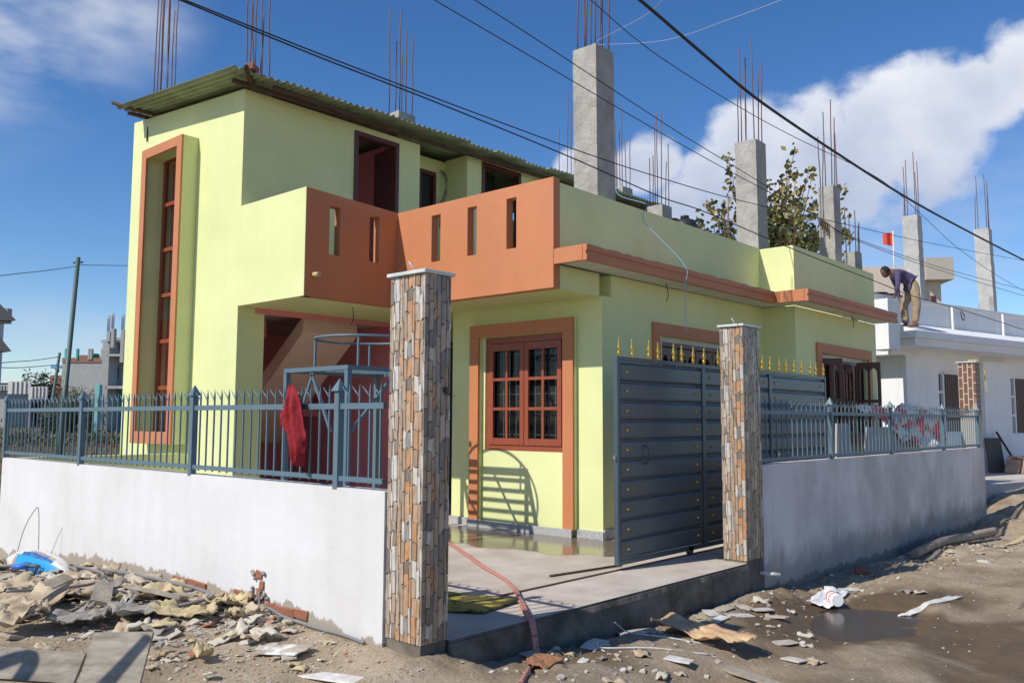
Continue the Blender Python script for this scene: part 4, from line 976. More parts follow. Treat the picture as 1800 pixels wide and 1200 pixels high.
for i in range(150):
    if i<95: y=rnd.uniform(5.3,10.8); x=3.70-abs(rnd.gauss(0,.5)); s_=rnd.uniform(.035,.11)
    elif i<115: x=rnd.uniform(2.6,3.8); y=rnd.uniform(4.6,5.8); s_=rnd.uniform(.02,.05)
    else: x=rnd.uniform(4.6,16); y=4.0-abs(rnd.gauss(0,.7)); s_=rnd.uniform(.03,.09)
    if x<1.8 or y<.9: continue
    a=rnd.random()*6.28; el_=rnd.uniform(.4,1); k=5; sd=rnd.random()*90; G2=[]; z0=ground_h(x,y)+rnd.uniform(.004,.06 if i<95 else .012); tl=rnd.uniform(-.4,.4) if i<95 else 0; mi=rnd.choice((0,0,1,2,3,3))
    for j in range(k+1):
        r_=[]
        for q in range(k+1):
            u=(q/k-.5)*2; v=(j/k-.5)*2; u*=1+.25*noise.noise(Vector((v*2,sd,1))); v*=1+.25*noise.noise(Vector((u*2,sd,5)))
            dx=s_*u; dy=s_*el_*v; dz=s_*(.55*noise.noise(Vector((u*1.3,v*1.3,sd)))+.35*abs(noise.noise(Vector((u*3,v*3,sd)))))+tl*dx
            X_=x+dx*math.cos(a)-dy*math.sin(a); Y_=y+dx*math.sin(a)+dy*math.cos(a); Z_=max(z0+dz,ground_h(X_,Y_)+.004)
            X_=min(X_,3.80) if y>4.3 else X_
            r_.append((m.b.verts.new((X_,Y_,Z_+.003)),m.b.verts.new((X_,Y_,Z_-.003))))
        G2.append(r_)
    for j in range(k):
        for q in range(k):
            for e_ in(0,1):
                f=m.b.faces.new((G2[j][q][e_],G2[j][q+1][e_],G2[j+1][q+1][e_],G2[j+1][q][e_])); f.material_index=mi; f.smooth=True
        for A_,B_ in(((0,j),(0,j+1)),((k,j),(k,j+1)),((j,0),(j+1,0)),((j,k),(j+1,k))):
            f=m.b.faces.new((G2[A_[0]][A_[1]][0],G2[B_[0]][B_[1]][0],G2[B_[0]][B_[1]][1],G2[A_[0]][A_[1]][1])); f.material_index=mi
tag(m.build('paper_scraps',[PAP,PAPY,PAPG,mat('pale_scrap',(.58,.53,.44),.85,(.42,.37,.29),9,.7,bump=.3)]),kind='stuff')

def plank(c,d,L,w,t_,tilt,mt,label,grp=None,name='plank',cat='plank',roll=0):
    d=Vector(d).normalized(); up=Vector((0,0,1)); s=d.cross(up).normalized(); u=s.cross(d)
    if roll: s,u=s*math.cos(roll)+u*math.sin(roll),u*math.cos(roll)-s*math.sin(roll)
    m=MB(); m.obox(c,(d,s,u),(L/2,w/2,t_/2))
    bmesh.ops.subdivide_edges(m.b,edges=m.b.edges[:],cuts=5,use_grid_fill=True)
    for v in m.b.verts: v.co+=Vector([noise.noise(v.co*6+Vector((i*9,0,0))) for i in range(3)])*.007
    o=m.build(name,mt); tag(o,label,cat,grp); return o
gh=lambda x,y,o=0:(x,y,ground_h(x,y)+o)
# two boards and a plywood square standing at the near left corner
RV=Vector((.667,-.745,0)); FV=Vector((.745,.667,0))
def board(c,ax,tilt,L,w,t_,label,name,cat,skew=0):
    d=(Vector(ax)).normalized(); u=(Vector((0,0,1))*math.cos(tilt)+FV*math.sin(tilt)); u=(u-d*u.dot(d)).normalized(); n_=d.cross(u)
    m=MB(); m.obox(c,(d,u,n_),(L/2,w/2,t_/2)); bmesh.ops.subdivide_edges(m.b,edges=m.b.edges[:],cuts=7,use_grid_fill=True)
    for v in m.b.verts: v.co+=Vector([noise.noise(v.co*5+Vector((i*9,0,0))) for i in range(3)])*.006
    o=m.build(name,PLK); tag(o,label,cat,'cement smeared boards'); return o
board((1.72,5.30,.13),RV+Vector((0,0,-.06)),R(38),.95,.17,.03,'long cement smeared shuttering board across the bottom left corner, the upper one','plank','plank')
board((1.60,5.02,.03),RV+Vector((0,0,-.04)),R(50),1.1,.17,.03,'cement smeared shuttering board at the very bottom left, under the other','plank','plank')
board((2.03,4.52,.19),RV+Vector((0,0,.02)),R(35),.31,.36,.02,'square nail-holed plywood panel leaning near the bottom left corner','plywood_panel','plywood panel')
plank(gh(3.06,7.08,.09),(.45,.9,.12),.55,.14,.03,0,PLK,'rough grey plank lying on the rubble heap behind the plywood panel','planks on the rubble heap',roll=R(-15))
plank(gh(3.33,6.75,.09),(.25,-.95,-.05),.62,.09,.025,0,PLK,'narrow pale plank sloping down the right side of the rubble heap','planks on the rubble heap',roll=R(12))
plank(gh(3.50,6.75,.06),(.30,-.9,0.02),.50,.13,.025,0,PLK,'wider plank close to the white wall beside the bent grey pipe','planks on the rubble heap',roll=R(8))
plank(gh(2.62,7.0,.14),(.75,.45,.25),.32,.13,.045,0,PLK,'thick broken timber block sticking up from the rubble heap','planks on the rubble heap',roll=R(25),name='timber_block',cat='timber')
plank(gh(2.85,7.55,.12),(.8,.4,.15),.36,.11,.05,0,PLK,'dusty timber offcut at the back of the rubble heap','planks on the rubble heap',roll=R(-20),name='timber_block',cat='timber')
plank(gh(5.78,3.02,.03),(.30,.95,0),1.15,.09,.02,0,PLK,'long flat wooden batten on the wet ground at the bottom','planks')
def sack(c,rx,ry,mt,label,rz=0,h=.10,curl=.07,grp='torn cement sacks on the ground',amp=.06):
    ca,sa=math.cos(rz),math.sin(rz); z=ground_h(c[0],c[1])+h*.4
    P=[(c[0]+ca*a*rx-sa*b_*ry,c[1]+sa*a*rx+ca*b_*ry,z+rnd.uniform(-.01,.03)) for a,b_ in((-1,-1),(1,-1.0),(.9,1),(-1.1,.9))]
    return crumple('torn_sack',P,mt,.008,amp,16,label,'sack',grp,curl=curl)
sack((3.46,6.98),.22,.2,PAPY,'pale yellow torn cement sack in the middle of the heap by the white wall',R(60))
sack((3.05,7.62),.30,.22,PAP,'pinkish buff torn cement sack spread over the back of the heap',R(50))
sack((2.55,7.35),.22,.28,PAP,'crumpled buff sack at the left picture edge above the boards',R(20),h=.16,amp=.09)
sack((2.72,6.62),.20,.17,PAPG,'dusty grey flattened sack just behind the upper board',R(-35),h=.10)
sack((3.30,6.15),.20,.13,PAPY,'curled yellow sack piece right of the plywood panel',R(-50),curl=.12)
sack((3.62,6.15),.14,.12,PAPY,'small yellow sack scrap beside the chipped brick spot',R(30))
sack((3.55,5.82),.11,.09,PAP,'buff paper scrap near the foot of the white wall',R(10))
sack((2.95,5.30),.10,.05,PAPY,'narrow curled ochre scrap standing on the dirt at the bottom',R(70),h=.10,curl=.10,amp=.02)
sack((2.75,8.15),.25,.18,PAP,'buff torn sack at the far left of the heap near the pipe',R(80))
sack((3.10,6.45),.22,.16,PAPG,'dusty grey paper sack right behind the plywood panel',R(-20),h=.12,amp=.06)
sack((3.35,8.25),.22,.16,PAP,'buff sack scrap lying under the long grey pipe near the blue bag',R(70),h=.10)
sack((2.35,6.75),.16,.18,PAP,'upright crumpled reddish sack at the left edge right above the boards',R(-30),h=.25,amp=.10)
sack((3.62,7.55),.16,.14,mat('buff_card',(.46,.40,.31),.9,(.33,.28,.21),6,.8,bump=.3),'stiff grey buff sheet leaning on the foot of the white wall',R(75),h=.16,amp=.05)
sack((3.55,6.45),.12,.12,PAP,'pale torn paper between the looping pipe and the brick hole',R(15),h=.08)
sack((6.25,3.58),.48,.16,mat('printed_sack_paper',(.62,.47,.24),.8,(.48,.25,.16),5,.9,bump=.4),'large flattened yellow brown sack on the mud in front of the driveway',R(73),curl=.05,amp=.05)
sack((4.62,3.84),.13,.09,mat('orange_paper',(.36,.17,.08),.85,(.25,.12,.06),8,.7,bump=.3),'rusty orange paper scrap by the hanging hose',R(10),h=.03,amp=.02,curl=.02)
def slab_piece(c,rx,ry,rz,mt,label,name='broken_tile',cat='tile',grp='broken tiles on the ground',t_=.010,tilt=.05,trap=.15):
    m=MB(); b=m.b; ca,sa=math.cos(rz),math.sin(rz); z=ground_h(c[0],c[1])+.012
    P=[(-1,-1+trap),(.9,-1),(1,.8),(.1,1),(-.9,1-trap)]
    V=[[b.verts.new((c[0]+ca*a*rx-sa*d_*ry,c[1]+sa*a*rx+ca*d_*ry,z+zz+a*tilt*rx)) for a,d_ in P] for zz in(0,t_)]
    b.faces.new(V[0][::-1]); b.faces.new(V[1])
    for i in range(5): b.faces.new((V[0][i],V[0][(i+1)%5],V[1][(i+1)%5],V[1][i]))
    o=m.build(name,mt,bevel=.002); tag(o,label,cat,grp)
TD=mat('dusty_tile',(.76,.75,.72),.55,(.36,.31,.24),7,1,contrast=(.42,.56),bump=.2)
slab_piece((3.36,5.02),.17,.125,R(-62),TD,'white tile half covered in dirt, nearest the white wall')
slab_piece((3.32,4.42),.24,.075,R(-78),TILW,'clean white shard of tile left of the near pillar')
slab_piece((6.05,4.02),.17,.10,R(-30),RM[1],'grey slab of cement in front of the driveway face')
for i,(x,y,s,lab) in enumerate([(6.9,3.75,.09,'pale chip right of the yellow sack'),(7.1,3.95,.10,'pale chip by the foot of the driveway under the gate'),(5.55,3.35,.10,'tile fragment at the bottom centre of the mud'),(7.7,3.75,.11,'angular grey chip below the right pillar'),(4.95,3.75,.06,'bright shard to the right of the hanging hose'),(6.35,2.85,.09,'light tile fragment below the yellow sack'),(9.75,3.72,.12,'pinkish stone flake against the grey wall')]):
    slab_piece((x,y),s,s*.6,i*.9,RM[4] if i%2 else TILW,lab,grp='light chips on the mud')
for i,(x,y,s_,lab) in enumerate([(7.45,4.02,.12,'grey stone flake close under the driveway, left of the pale pipe'),(7.70,3.92,.10,'small stone flake third from the driveway corner'),(7.2,3.72,.13,'broad stone flake between the sack and the puddle'),(7.02,4.0,.10,'thin stone flake in the shade of the driveway face'),(7.55,3.55,.09,'lone stone flake nearer the puddle'),(5.35,3.95,.13,'wide cement flake in the shade by the two pale wires'),(4.75,4.02,.11,'grey cement flake right behind the hanging hose'),(6.75,3.1,.12,'flat stone flake below the printed sack')]):
    slab_piece((x,y),s_,s_*.6,i*1.3,RM[(0,1,4)[i%3]],lab,name='stone_flake',cat='stone flake',grp='stone flakes by the driveway',t_=.008)
# pipes on the heap; first two loops added out of view to cast shadows
cable('added_shadow_pipe',[(.1,5.1,-.25),(.25,5.05,.9),(.55,4.86,1.34),(.87,4.79,1.50),(1.05,4.75,1.40),(.95,4.75,1.26),(.65,4.79,1.22),(.40,4.88,1.14),(.15,5.3,.5),(.05,5.5,-.25)],.022,GREYP,'added unseen pipe loop left of the boards, there to shadow the plywood','pipe')
cable('added_shadow_pipe',[(-.2,5.9,-.25),(0,5.85,.8),(.2,5.7,1.3),(.5,5.5,1.5),(.35,5.4,1.1),(.2,5.35,.6),(.1,5.3,-.25)],.035,GREYP,'added thicker pipe loop out of view, there to shadow the upper board','pipe')
cable('flexible_pipe',[gh(2.6,9.9,.05),gh(3.06,9.3,.07),gh(3.45,8.9,.07),gh(3.58,8.08,.09),gh(3.63,7.1,.10),gh(3.62,6.6,.10),gh(3.58,6.33,.08),gh(3.42,6.27,.07),gh(3.22,6.38,.06)],.015,GREYP,'long grey flexible pipe looping over the rubble along the white wall','pipe','grey pipes on the rubble')
cable('flexible_pipe',[gh(3.5,8.7,.08),gh(3.45,8.25,.10),gh(3.38,7.85,.12),gh(3.25,7.55,.12),gh(3.10,7.45,.11),gh(2.8,7.45,.12),gh(2.5,7.5,.13)],.013,GREYP,'shorter grey pipe hooking back over the heap toward the left edge','pipe','grey pipes on the rubble')
cable('flexible_pipe',[(3.81,6.03,.12),(3.79,5.98,.0),gh(3.77,5.85,.06),gh(3.76,5.6,.03),gh(3.79,5.25,.02),gh(3.80,4.95,.02),gh(3.78,4.7,.015)],.012,GREYP,'thin grey pipe leaving the brick hole and running along the foot of the white wall','pipe','grey pipes on the rubble')
m=MB(); m.tube([gh(3.12,9.22,.065),gh(3.22,9.13,.07)],.022,8); tag(m.build('tape_wrap',mat('blue_tape',(.03,.15,.6),.5)),'bright blue tape wrapped round the grey pipe','tape')
cable('bent_wire',[gh(3.55,10.45,.0),(3.56,10.25,.25),(3.58,10.02,.48),(3.6,9.98,.47),(3.62,9.99,.2),gh(3.62,9.98,0)],.004,GREYP,'thin bent wire loop standing against the white wall at the left','wire','bent wires')
cable('bent_wire',[gh(5.50,4.05,0),gh(5.4,3.95,.03),gh(5.3,3.85,.015),gh(5.6,3.6,.015),gh(5.9,3.3,.01)],.006,TILW,'pale bent wire on the mud below the driveway edge','wire','bent wires')
cable('bent_wire',[gh(5.85,4.12,.12),gh(5.85,3.98,.02),gh(5.95,3.7,.01),gh(6.15,3.4,.01)],.005,TILW,'second pale wire on the mud, leaning from the driveway face','wire','bent wires')
cable('log',[gh(12.75,3.95,.09),gh(13.7,3.88,.10),gh(14.8,3.80,.13),gh(15.9,3.66,.15)],.06,mat('weathered_log',(.42,.34,.25),.9,(.24,.19,.14),8,.8,bump=.5),'long thin weathered log lying along the foot of the grey wall','log',None,10)
m=MB(); m.obox(gh(10.85,3.98,.03),((.9,.4,.1),(-.4,.9,0),(0,0,1)),(.12,.08,.04)); tag(m.build('brick',BRK,bevel=.01),'brown stone lying in the shade of the grey wall','stone')
# white tin and plastic sheet
m=MB(); c=Vector(gh(8.92,3.56,.085)); ax=Vector((.72,.62,0)).normalized()
tn=thing('paint_tin',c,'white plastic tin with two red bands lying on its side by the grey wall','tin')
m.lathe(c-ax*.11,[(.058,0),(.063,.004),(.063,.21),(.058,.215)],18,axis=ax); m.build('tin_body',WPL,tn)
for h in(.07,.15): m=MB(); m.lathe(c-ax*.11,[(.0635,h),(.065,h+.001),(.065,h+.018),(.0635,h+.019)],18,axis=ax); m.build('red_band',REDP,tn)
crumple('plastic_sheet',[gh(8.62,3.74,.02),gh(8.78,3.52,.02),gh(9.55,3.66,.02),gh(9.4,3.86,.03)],WPL,.005,.035,14,'crumpled white plastic sheet under the tin','plastic sheet')
m=MB(); c=gh(9.28,3.74,.05); m.obox(c,((.8,.6,0),(-.6,.8,0),(0,0,1)),(.07,.05,.05)); tag(m.build('white_carton',WPL,bevel=.01),'small white carton right behind the tin','carton')
crumple('paper_strip',[gh(8.95,2.95,.01),gh(9.05,2.85,.01),gh(9.9,2.6,.02),gh(9.8,2.72,.01)],TILW,.006,.02,12,'torn pale paper strip lying across the puddle','paper')
crumple('paper_strip',[gh(15.0,3.35,.01),gh(15.2,3.2,.01),gh(17.5,2.9,.02),gh(17.3,3.1,.01)],PAPY,.006,.02,12,'yellow plastic strip on the dry dirt near the log','paper')

# cement bag with print
bg_=thing('cement_bag',(3.5,9.35,-.08),'blue and white printed paint bag lying on the heap against the white wall','bag')
m=MB(); b=m.b; n_=22; Gd=[]
BX=lambda u:(3.34+.12*u,9.98-1.25*u)
cols=[]
for j in range(n_+1):
    row=[]
    for i in range(n_+1):
        u=i/n_; v=j/n_; a=v*math.pi
        prof_=math.sin(math.pi*min(max(u*.96+.02,0),1))**.45
        x,y=BX(u); hh=(.20*prof_)*(1-.25*(u-.45)**2*4*.5)+.012*noise.noise(Vector((u*7,v*6,3)))
        d_=.14*prof_
        row.append(b.verts.new((x-d_*math.cos(a),y,-.06+.03*u*0+hh*math.sin(a)**.8+.012*noise.noise(Vector((u*14,v*9,0))))))
    Gd.append(row)
for j in range(n_):
    for i in range(n_):
        f=b.faces.new((Gd[j][i],Gd[j][i+1],Gd[j+1][i+1],Gd[j+1][i])); f.smooth=True
        u=i/n_; v=j/n_
        f.material_index=1 if (.30<u<.92 and v<.24) else (2 if (.32<u<.80 and .24<=v<.36) else (3 if (.45<u<.78 and .36<=v<.42) else (4 if .255<u<.30 and v<.3 else 0)))
for v in Gd[0]+Gd[-1]: v.co.z-=.03
o=m.build('bag_body',[mat('bag_white',(.72,.70,.68),.4,(.5,.46,.42),5,.6),mat('bag_blue',(.02,.30,.66),.35),mat('bag_purple',(.08,.05,.12),.4,(.02,.2,.5),20,1),mat('bag_yellow',(.7,.5,.05),.4,(.05,.15,.5),24,1),mat('bag_brown',(.45,.25,.12),.5)],bg_)
tcv=bpy.data.curves.new('lettering','FONT'); tcv.body='BERGER+'; tcv.size=.098; tcv.extrude=.001; tcv.align_x='CENTER'; tcv.align_y='CENTER'
to=bpy.data.objects.new('tmp',tcv); COL.objects.link(to); dg=bpy.context.evaluated_depsgraph_get(); tme=bpy.data.meshes.new_from_object(to.evaluated_get(dg)); bpy.data.objects.remove(to)
lo_=bpy.data.objects.new('lettering',tme); COL.objects.link(lo_); tme.materials.clear(); tme.materials.append(mat('ink',(.02,.02,.05),.5))
# place upside down on the bag's front: text x axis runs back along the bag (reads rotated by half a turn)
tx=Vector((-.14,1.45,0)).normalized(); nrm=Vector((-1,-.1,.42)).normalized(); ty=nrm.cross(tx).normalized(); nrm=tx.cross(ty)
lo_.matrix_world=Matrix.Translation(Vector((3.262,9.20,.022))-bg_.location)@Matrix((tx,ty,nrm)).transposed().to_4x4(); lo_.parent=bg_

# ------------------------------------------------------------------ yard behind the right fence
MBL=mat('marble_slab',(.30,.285,.26),.5,(.2,.19,.17),4,.7)
def leaning(x0,x1,xt0,xt1,zt,y,label,t_=.025):
    m=MB(); b=m.b; P=[(x0,0,y-.25),(x1,0,y-.25),(xt1,zt,y),(xt0,zt,y)]
    V=[[b.verts.new((x,yy+o_,z)) for x,z,yy in P] for o_ in(0,t_)]
    b.faces.new(V[0]); b.faces.new(V[1][::-1])
    for i in range(4): b.faces.new((V[0][i],V[0][(i+1)%4],V[1][(i+1)%4],V[1][i]))
    o=m.build('marble_slab',[MBL],None); tag(o,label,'slab','cut marble slabs behind the right fence')
leaning(12.2,13.25,12.95,13.4,1.42,5.05,'dark narrow marble slab with a slanted edge, left one behind the right fence')
leaning(13.0,17.0,14.05,16.3,1.36,5.0,'wide marble slab with a slanted edge behind the right fence')
def ptarp():
    RWP=mat('red_white_print',(.75,.02,.05),.5,(.74,.70,.62),3.2,1,contrast=(.46,.50),detail=4,bump=.3)
    crumple('printed_tarpaulin',[(15.7,4.75,1.0),(17.5,4.72,.95),(17.4,4.95,1.72),(14.6,5.35,1.70)],RWP,.02,.2,26,'red and white printed tarpaulin bundled behind the marble slabs','tarpaulin',follow=False)
ptarp()
# brick tiled pillar at the far end of the fence
bt=bpy.data.materials.new('brick_tile_face'); bt.use_nodes=True; t=bt.node_tree; n=t.nodes.new; l=t.links.new; b=t.nodes['Principled BSDF']; b.inputs['Roughness'].default_value=.7
g_=n('ShaderNodeNewGeometry'); mp=n('ShaderNodeMapping'); mp.inputs['Rotation'].default_value=(0,R(90),0); 
cx_=n('ShaderNodeCombineXYZ'); sx_=n('ShaderNodeSeparateXYZ'); l(g_.outputs['Position'],sx_.inputs[0])
ax_=n('ShaderNodeMath'); ax_.operation='ADD'; l(sx_.outputs[0],ax_.inputs[0]); l(sx_.outputs[1],ax_.inputs[1]); l(sx_.outputs[2],cx_.inputs[0]); l(ax_.outputs[0],cx_.inputs[1])
bk=n('ShaderNodeTexBrick'); l(cx_.outputs[0],bk.inputs['Vector']); bk.inputs['Scale'].default_value=1; bk.inputs['Brick Width'].default_value=.21; bk.inputs['Row Height'].default_value=.085; bk.inputs['Mortar Size'].default_value=.009
bk.inputs['Color1'].default_value=(.15,.065,.042,1); bk.inputs['Color2'].default_value=(.20,.085,.055,1); bk.inputs['Mortar'].default_value=(.50,.45,.38,1)
nq=n('ShaderNodeTexNoise'); nq.inputs['Scale'].default_value=1.6; l(g_.outputs['Position'],nq.inputs['Vector'])
sm=n('ShaderNodeMath'); sm.operation='MULTIPLY'; l(sx_.outputs[2],sm.inputs[0]); sm.inputs[1].default_value=-.5
s3=n('ShaderNodeMath'); s3.operation='ADD'; l(nq.outputs[0],s3.inputs[0]); l(sm.outputs[0],s3.inputs[1]); rq=n('ShaderNodeMapRange'); l(s3.outputs[0],rq.inputs['Value']); rq.inputs['From Min'].default_value=-.32; rq.inputs['From Max'].default_value=-.26
mq=n('ShaderNodeMix'); mq.data_type='RGBA'; l(rq.outputs[0],mq.inputs[0]); l(bk.outputs[0],mq.inputs[6]); mq.inputs[7].default_value=(.40,.38,.34,1); l(mq.outputs[2],b.inputs['Base Color'])
bpil=thing('brick_pillar',(18.7,4.65,0),'half plastered pillar faced with brown brick tiles at the far end of the right fence','pillar')
m=MB(); m.box(18.5,18.84,4.48,4.79,-.3,2.60); m.build('pillar_body',bt,bpil)
m=MB(); m.box(18.475,18.86,4.455,4.815,2.601,2.625); m.build('cap_slab',CAPM,bpil)
cable('plastic_strip',[(18.5,4.60,2.64),(18.65,4.46,2.64),(18.8,4.40,2.5),(18.84,4.39,2.25),(18.9,4.38,2.0)],.012,mat('yellow_strip',(.65,.6,.2),.5),'yellow plastic strip trailing off the top of the brick tiled pillar','strip')

# ------------------------------------------------------------------ white neighbour house
O=Vector((20.0,5.98,0)); E_=Vector((.973,-.232,0)); N_=Vector((-.232,-.973,0)); UP=Vector((0,0,1))
NBW=mat('neighbour_white',(.80,.80,.80),.75,(.70,.70,.71),1.5,.5,bump=.15,bscale=8,streak=.25)
NH=thing('house',O+E_*4-N_*4,'white single storey house with flat parapet and bare columns at the right','house')
def nb(m,e0,e1,k0,k1,z0,z1):
    m.obox(O+E_*(e0+e1)/2+N_*(k0+k1)/2+UP*(z0+z1)/2,(E_,N_,UP),((e1-e0)/2,(k1-k0)/2,(z1-z0)/2))
def nbp(name,*boxes,mt=NBW,bevel=0,parent=None):
    m=MB()
    for q in boxes: nb(m,*q)
    return m.build(name,mt,parent or NH,bevel=bevel)
nbp('parapet',(-1.07,-.64,-.42,0,2.98,4.07),bevel=.01); nbp('parapet',(-.639,-.1,-.8,-.30,3.47,4.05),bevel=.01)
nbp('parapet',(-.64,14,-1.0,-.82,3.47,4.27)); 
nbp('parapet_coping',(-.64,14,-1.03,-.77,4.272,4.33),bevel=.006)
for e in (2.9,5.4,7.9): nbp('parapet_pier',(e,e+.08,-.82,-.72,3.7,4.27))
m=MB(); nb(m,0,14,-.82,0,3.30,3.455)
for v in m.b.verts:
    if v.co.z>3.4 and (v.co-O).dot(N_)<-.5: v.co.z=3.74
m.build('slab',NBW,NH); nbp('slab',(.08,14,-.9,-.08,3.13,3.298))
nbp('slab',(.5,14,-9,-.9,3.0,3.29))
nbp('wall',(1.06,2.45,-1.1,-.9,0,3.0),(2.45,4.3,-1.1,-.9,0,1.15),(2.45,4.3,-1.1,-.9,2.68,3.0),(4.3,6.0,-1.1,-.9,0,3.0),(6.0,8.0,-1.1,-.9,0,1.1),(6.0,8.0,-1.1,-.9,2.68,3.0),(8.0,14,-1.1,-.9,0,3.0))
nbp('wall',(1.06,1.26,-9,-1.1,0,3.0)); nbp('wall',(-1.0,1.06,-5.2,-5,0,3.0)); nbp('wall',(13.8,14,-9,-1.1,0,3.0)); nbp('wall',(-1,14,-9.2,-9,0,3.3))
nbp('pilaster',(4.4,5.7,-.895,-.80,0,3.0))
for (e0,e1,z0,z1) in ((2.45,4.3,1.15,2.68),(6.0,8.0,1.1,2.68)):
    f=.06; w_=nbp('window',(e0,e0+f,-1.05,-.95,z0,z1),(e0+.28,e0+.28+f,-1.05,-.95,z0,z1),(e1-f,e1,-1.05,-.95,z0,z1),(e0+f,e1-f,-1.05,-.95,z1-f,z1),(e0+f,e1-f,-1.05,-.95,z0,z0+f),(e0+f,e0+.28,-1.045,-.955,z0+.5,z0+.55),(e0+f,e0+.28,-1.045,-.955,z0+1.0,z0+1.05),mt=NBW)
    nbp('pane',(e0+f,e1-f,-1.03,-1.02,z0+f,z1-f),mt=GLS,parent=w_)
    nbp('shutter',(e0+.28+f,e1-f,-1.01,-.99,z0+f,z1-f),mt=DMAR,parent=w_)
    nbp('grille',*[(e0+.36+i*.1,e0+.368+i*.1,-.985,-.977,z0+f,z1-f) for i in range(int((e1-e0-.45)/.1))],mt=BLK,parent=w_)
def nbcol(e,k,z0,z1,w,bars,sh):
    c=O+E_*e+N_*k; return column(NH,c.x-w/2,c.x+w/2,c.y-w/2,c.y+w/2,z0,z1,bars,m_=CON2,shift=sh)
nbcol(2.2,-1.25,3.5,6.53,.36,[1.6,1.4,.9,1.5,1.1,1.3],(-.03,.02)); nbcol(5.75,-1.25,3.5,6.66,.36,[1.5,1.2,.9,1.55,1.3],(-.08,.05))
m=MB(); m.tube([O+E_*3.3+N_*-.72+UP*4.2,O+E_*3.36+N_*-.68+UP*4.08,O+E_*3.34+N_*-.68+UP*3.97,O+E_*3.27+N_*-.68+UP*3.96,O+E_*3.22+N_*-.68+UP*4.05,O+E_*3.25+N_*-.72+UP*4.17],.012,5); m.build('cable_loop',CBL,NH)
# pavement in front of it, tiles, mesh screen, rod
m=MB(); nb(m,-1.6,16,-1.1,1.4,-.4,.185); o=m.build('forecourt',mat('pale_concrete',(.55,.49,.44),.9,(.42,.38,.34),3,.6,bump=.3)); tag(o,kind='structure')
m=MB(); c=O+E_*4.35+N_*-.58; m.obox(c+UP*.62,(E_,(N_*.97+UP*-.12).normalized(),(UP*.99+N_*-.12).normalized()),(.37,.02,.43)); tag(m.build('mesh_screen',mat('rusty_mesh',(.13,.11,.09),.9,(.05,.04,.035),40,1,contrast=(.45,.55))),'dark rusty mesh screen leaning on the white house wall','screen')
m=MB(); m.tube([O+E_*5.05+N_*-.35+UP*.3,O+E_*4.75+N_*-.72+UP*1.2],.028,7); tag(m.build('iron_rod',TIM),'thin pole leaning on the white wall above the stacked tiles','pole')
TT=mat('terracotta_tile',(.42,.24,.17),.8,(.50,.42,.35),6,.8,bump=.3)
for i in range(11):
    c=O+E_*(4.3+i*.15+(0.25 if i>5 else 0))+N_*(-.15+.05*(i%3)); m=MB(); m.obox(c+UP*(.36),((E_*.35+UP*.94).normalized(),N_,(E_*.94-UP*.35).normalized()),(.18,.16,.028))
    tag(m.build('paving_tile',TT,bevel=.005),('leftmost','second from left','third from left','fourth from left','fifth from left','sixth from left','seventh from left','fourth from right','third from right','second from right','rightmost')[i]+' of the tilted dusty red paving tiles by the white house','tile','paving tiles stacked by the white house')
for i in range(3):
    c=O+E_*(4.45+i*.45)+N_*(-.1); m=MB(); m.obox(c+UP*.575,((E_*.98+UP*.15*(i-1)).normalized(),N_,UP),(.2,.13,.025)); tag(m.build('paving_tile',TT,bevel=.005),('left','middle','right')[i]+' flat paving tile on top of the leaning tile stack','tile','paving tiles stacked by the white house')

# ------------------------------------------------------------------ man on the ledge
PO=O+E_*.33+N_*-.26+UP*3.555
pr_=Vector((.667,-.745,0)); pf=Vector((.745,.667,0))    # right in the picture, away from the viewer
def PP(a,z,d=0): return PO+pr_*a+pf*d+UP*z
def skin(name,V,Ed,rad,mt,parent,sub=2,root=0):
    me=bpy.data.meshes.new(name); c=PO; me.from_pydata([tuple(Vector(v)-c) for v in V],Ed,[]); me.materials.append(mt)
    o=bpy.data.objects.new(name,me); COL.objects.link(o); o.parent=parent; o.location=(0,0,0)
    md=o.modifiers.new('skin','SKIN'); md.use_smooth_shade=True
    sv=me.skin_vertices[0].data
    for i,r in enumerate(rad): sv[i].radius=(r,r) if not isinstance(r,tuple) else r
    sv[root].use_root=True
    s_=o.modifiers.new('sub','SUBSURF'); s_.levels=sub; s_.render_levels=sub
    return o
MAN=thing('person',PO,'man in purple shirt and khaki trousers bending over the white parapet','person')
SKN=mat('skin',(.13,.06,.035),.55); HAIR=mat('hair',(.012,.01,.01),.8,bump=.6,bscale=60); SHI=mat('purple_shirt',(.085,.07,.15),.85,(.05,.04,.095),8,.6,bump=.5,bscale=18); TRO=mat('khaki_trousers',(.42,.32,.20),.85,(.24,.17,.10),6,.8,bump=.6,bscale=14); SHO=mat('brown_sandal',(.20,.09,.06),.7)
hipL,hipR=PP(.02,.93,-.08),PP(.06,.93,.09)
kn1,kn2=PP(.05,.50,-.10),PP(-.16,.50,.10); an1,an2=PP(.0,.05,-.09),PP(-.10,.05,.13)
pel=PP(.04,.98,0); wst=PP(-.07,1.08,0); chs=PP(-.28,1.20,0); nck=PP(-.42,1.25,0); nk2=PP(-.50,1.255,-.01); hd0=PP(-.565,1.265,-.02); hd1=PP(-.62,1.20,-.03)
shN,shF=PP(-.38,1.20,-.17),PP(-.36,1.20,.17); elN,elF=PP(-.40,.92,-.20),PP(-.24,.93,.20); wrN,wrF=PP(-.44,.70,-.14),PP(-.24,.68,.14)
haN,haF=PP(-.50,.635,-.12),PP(-.27,.60,.12)
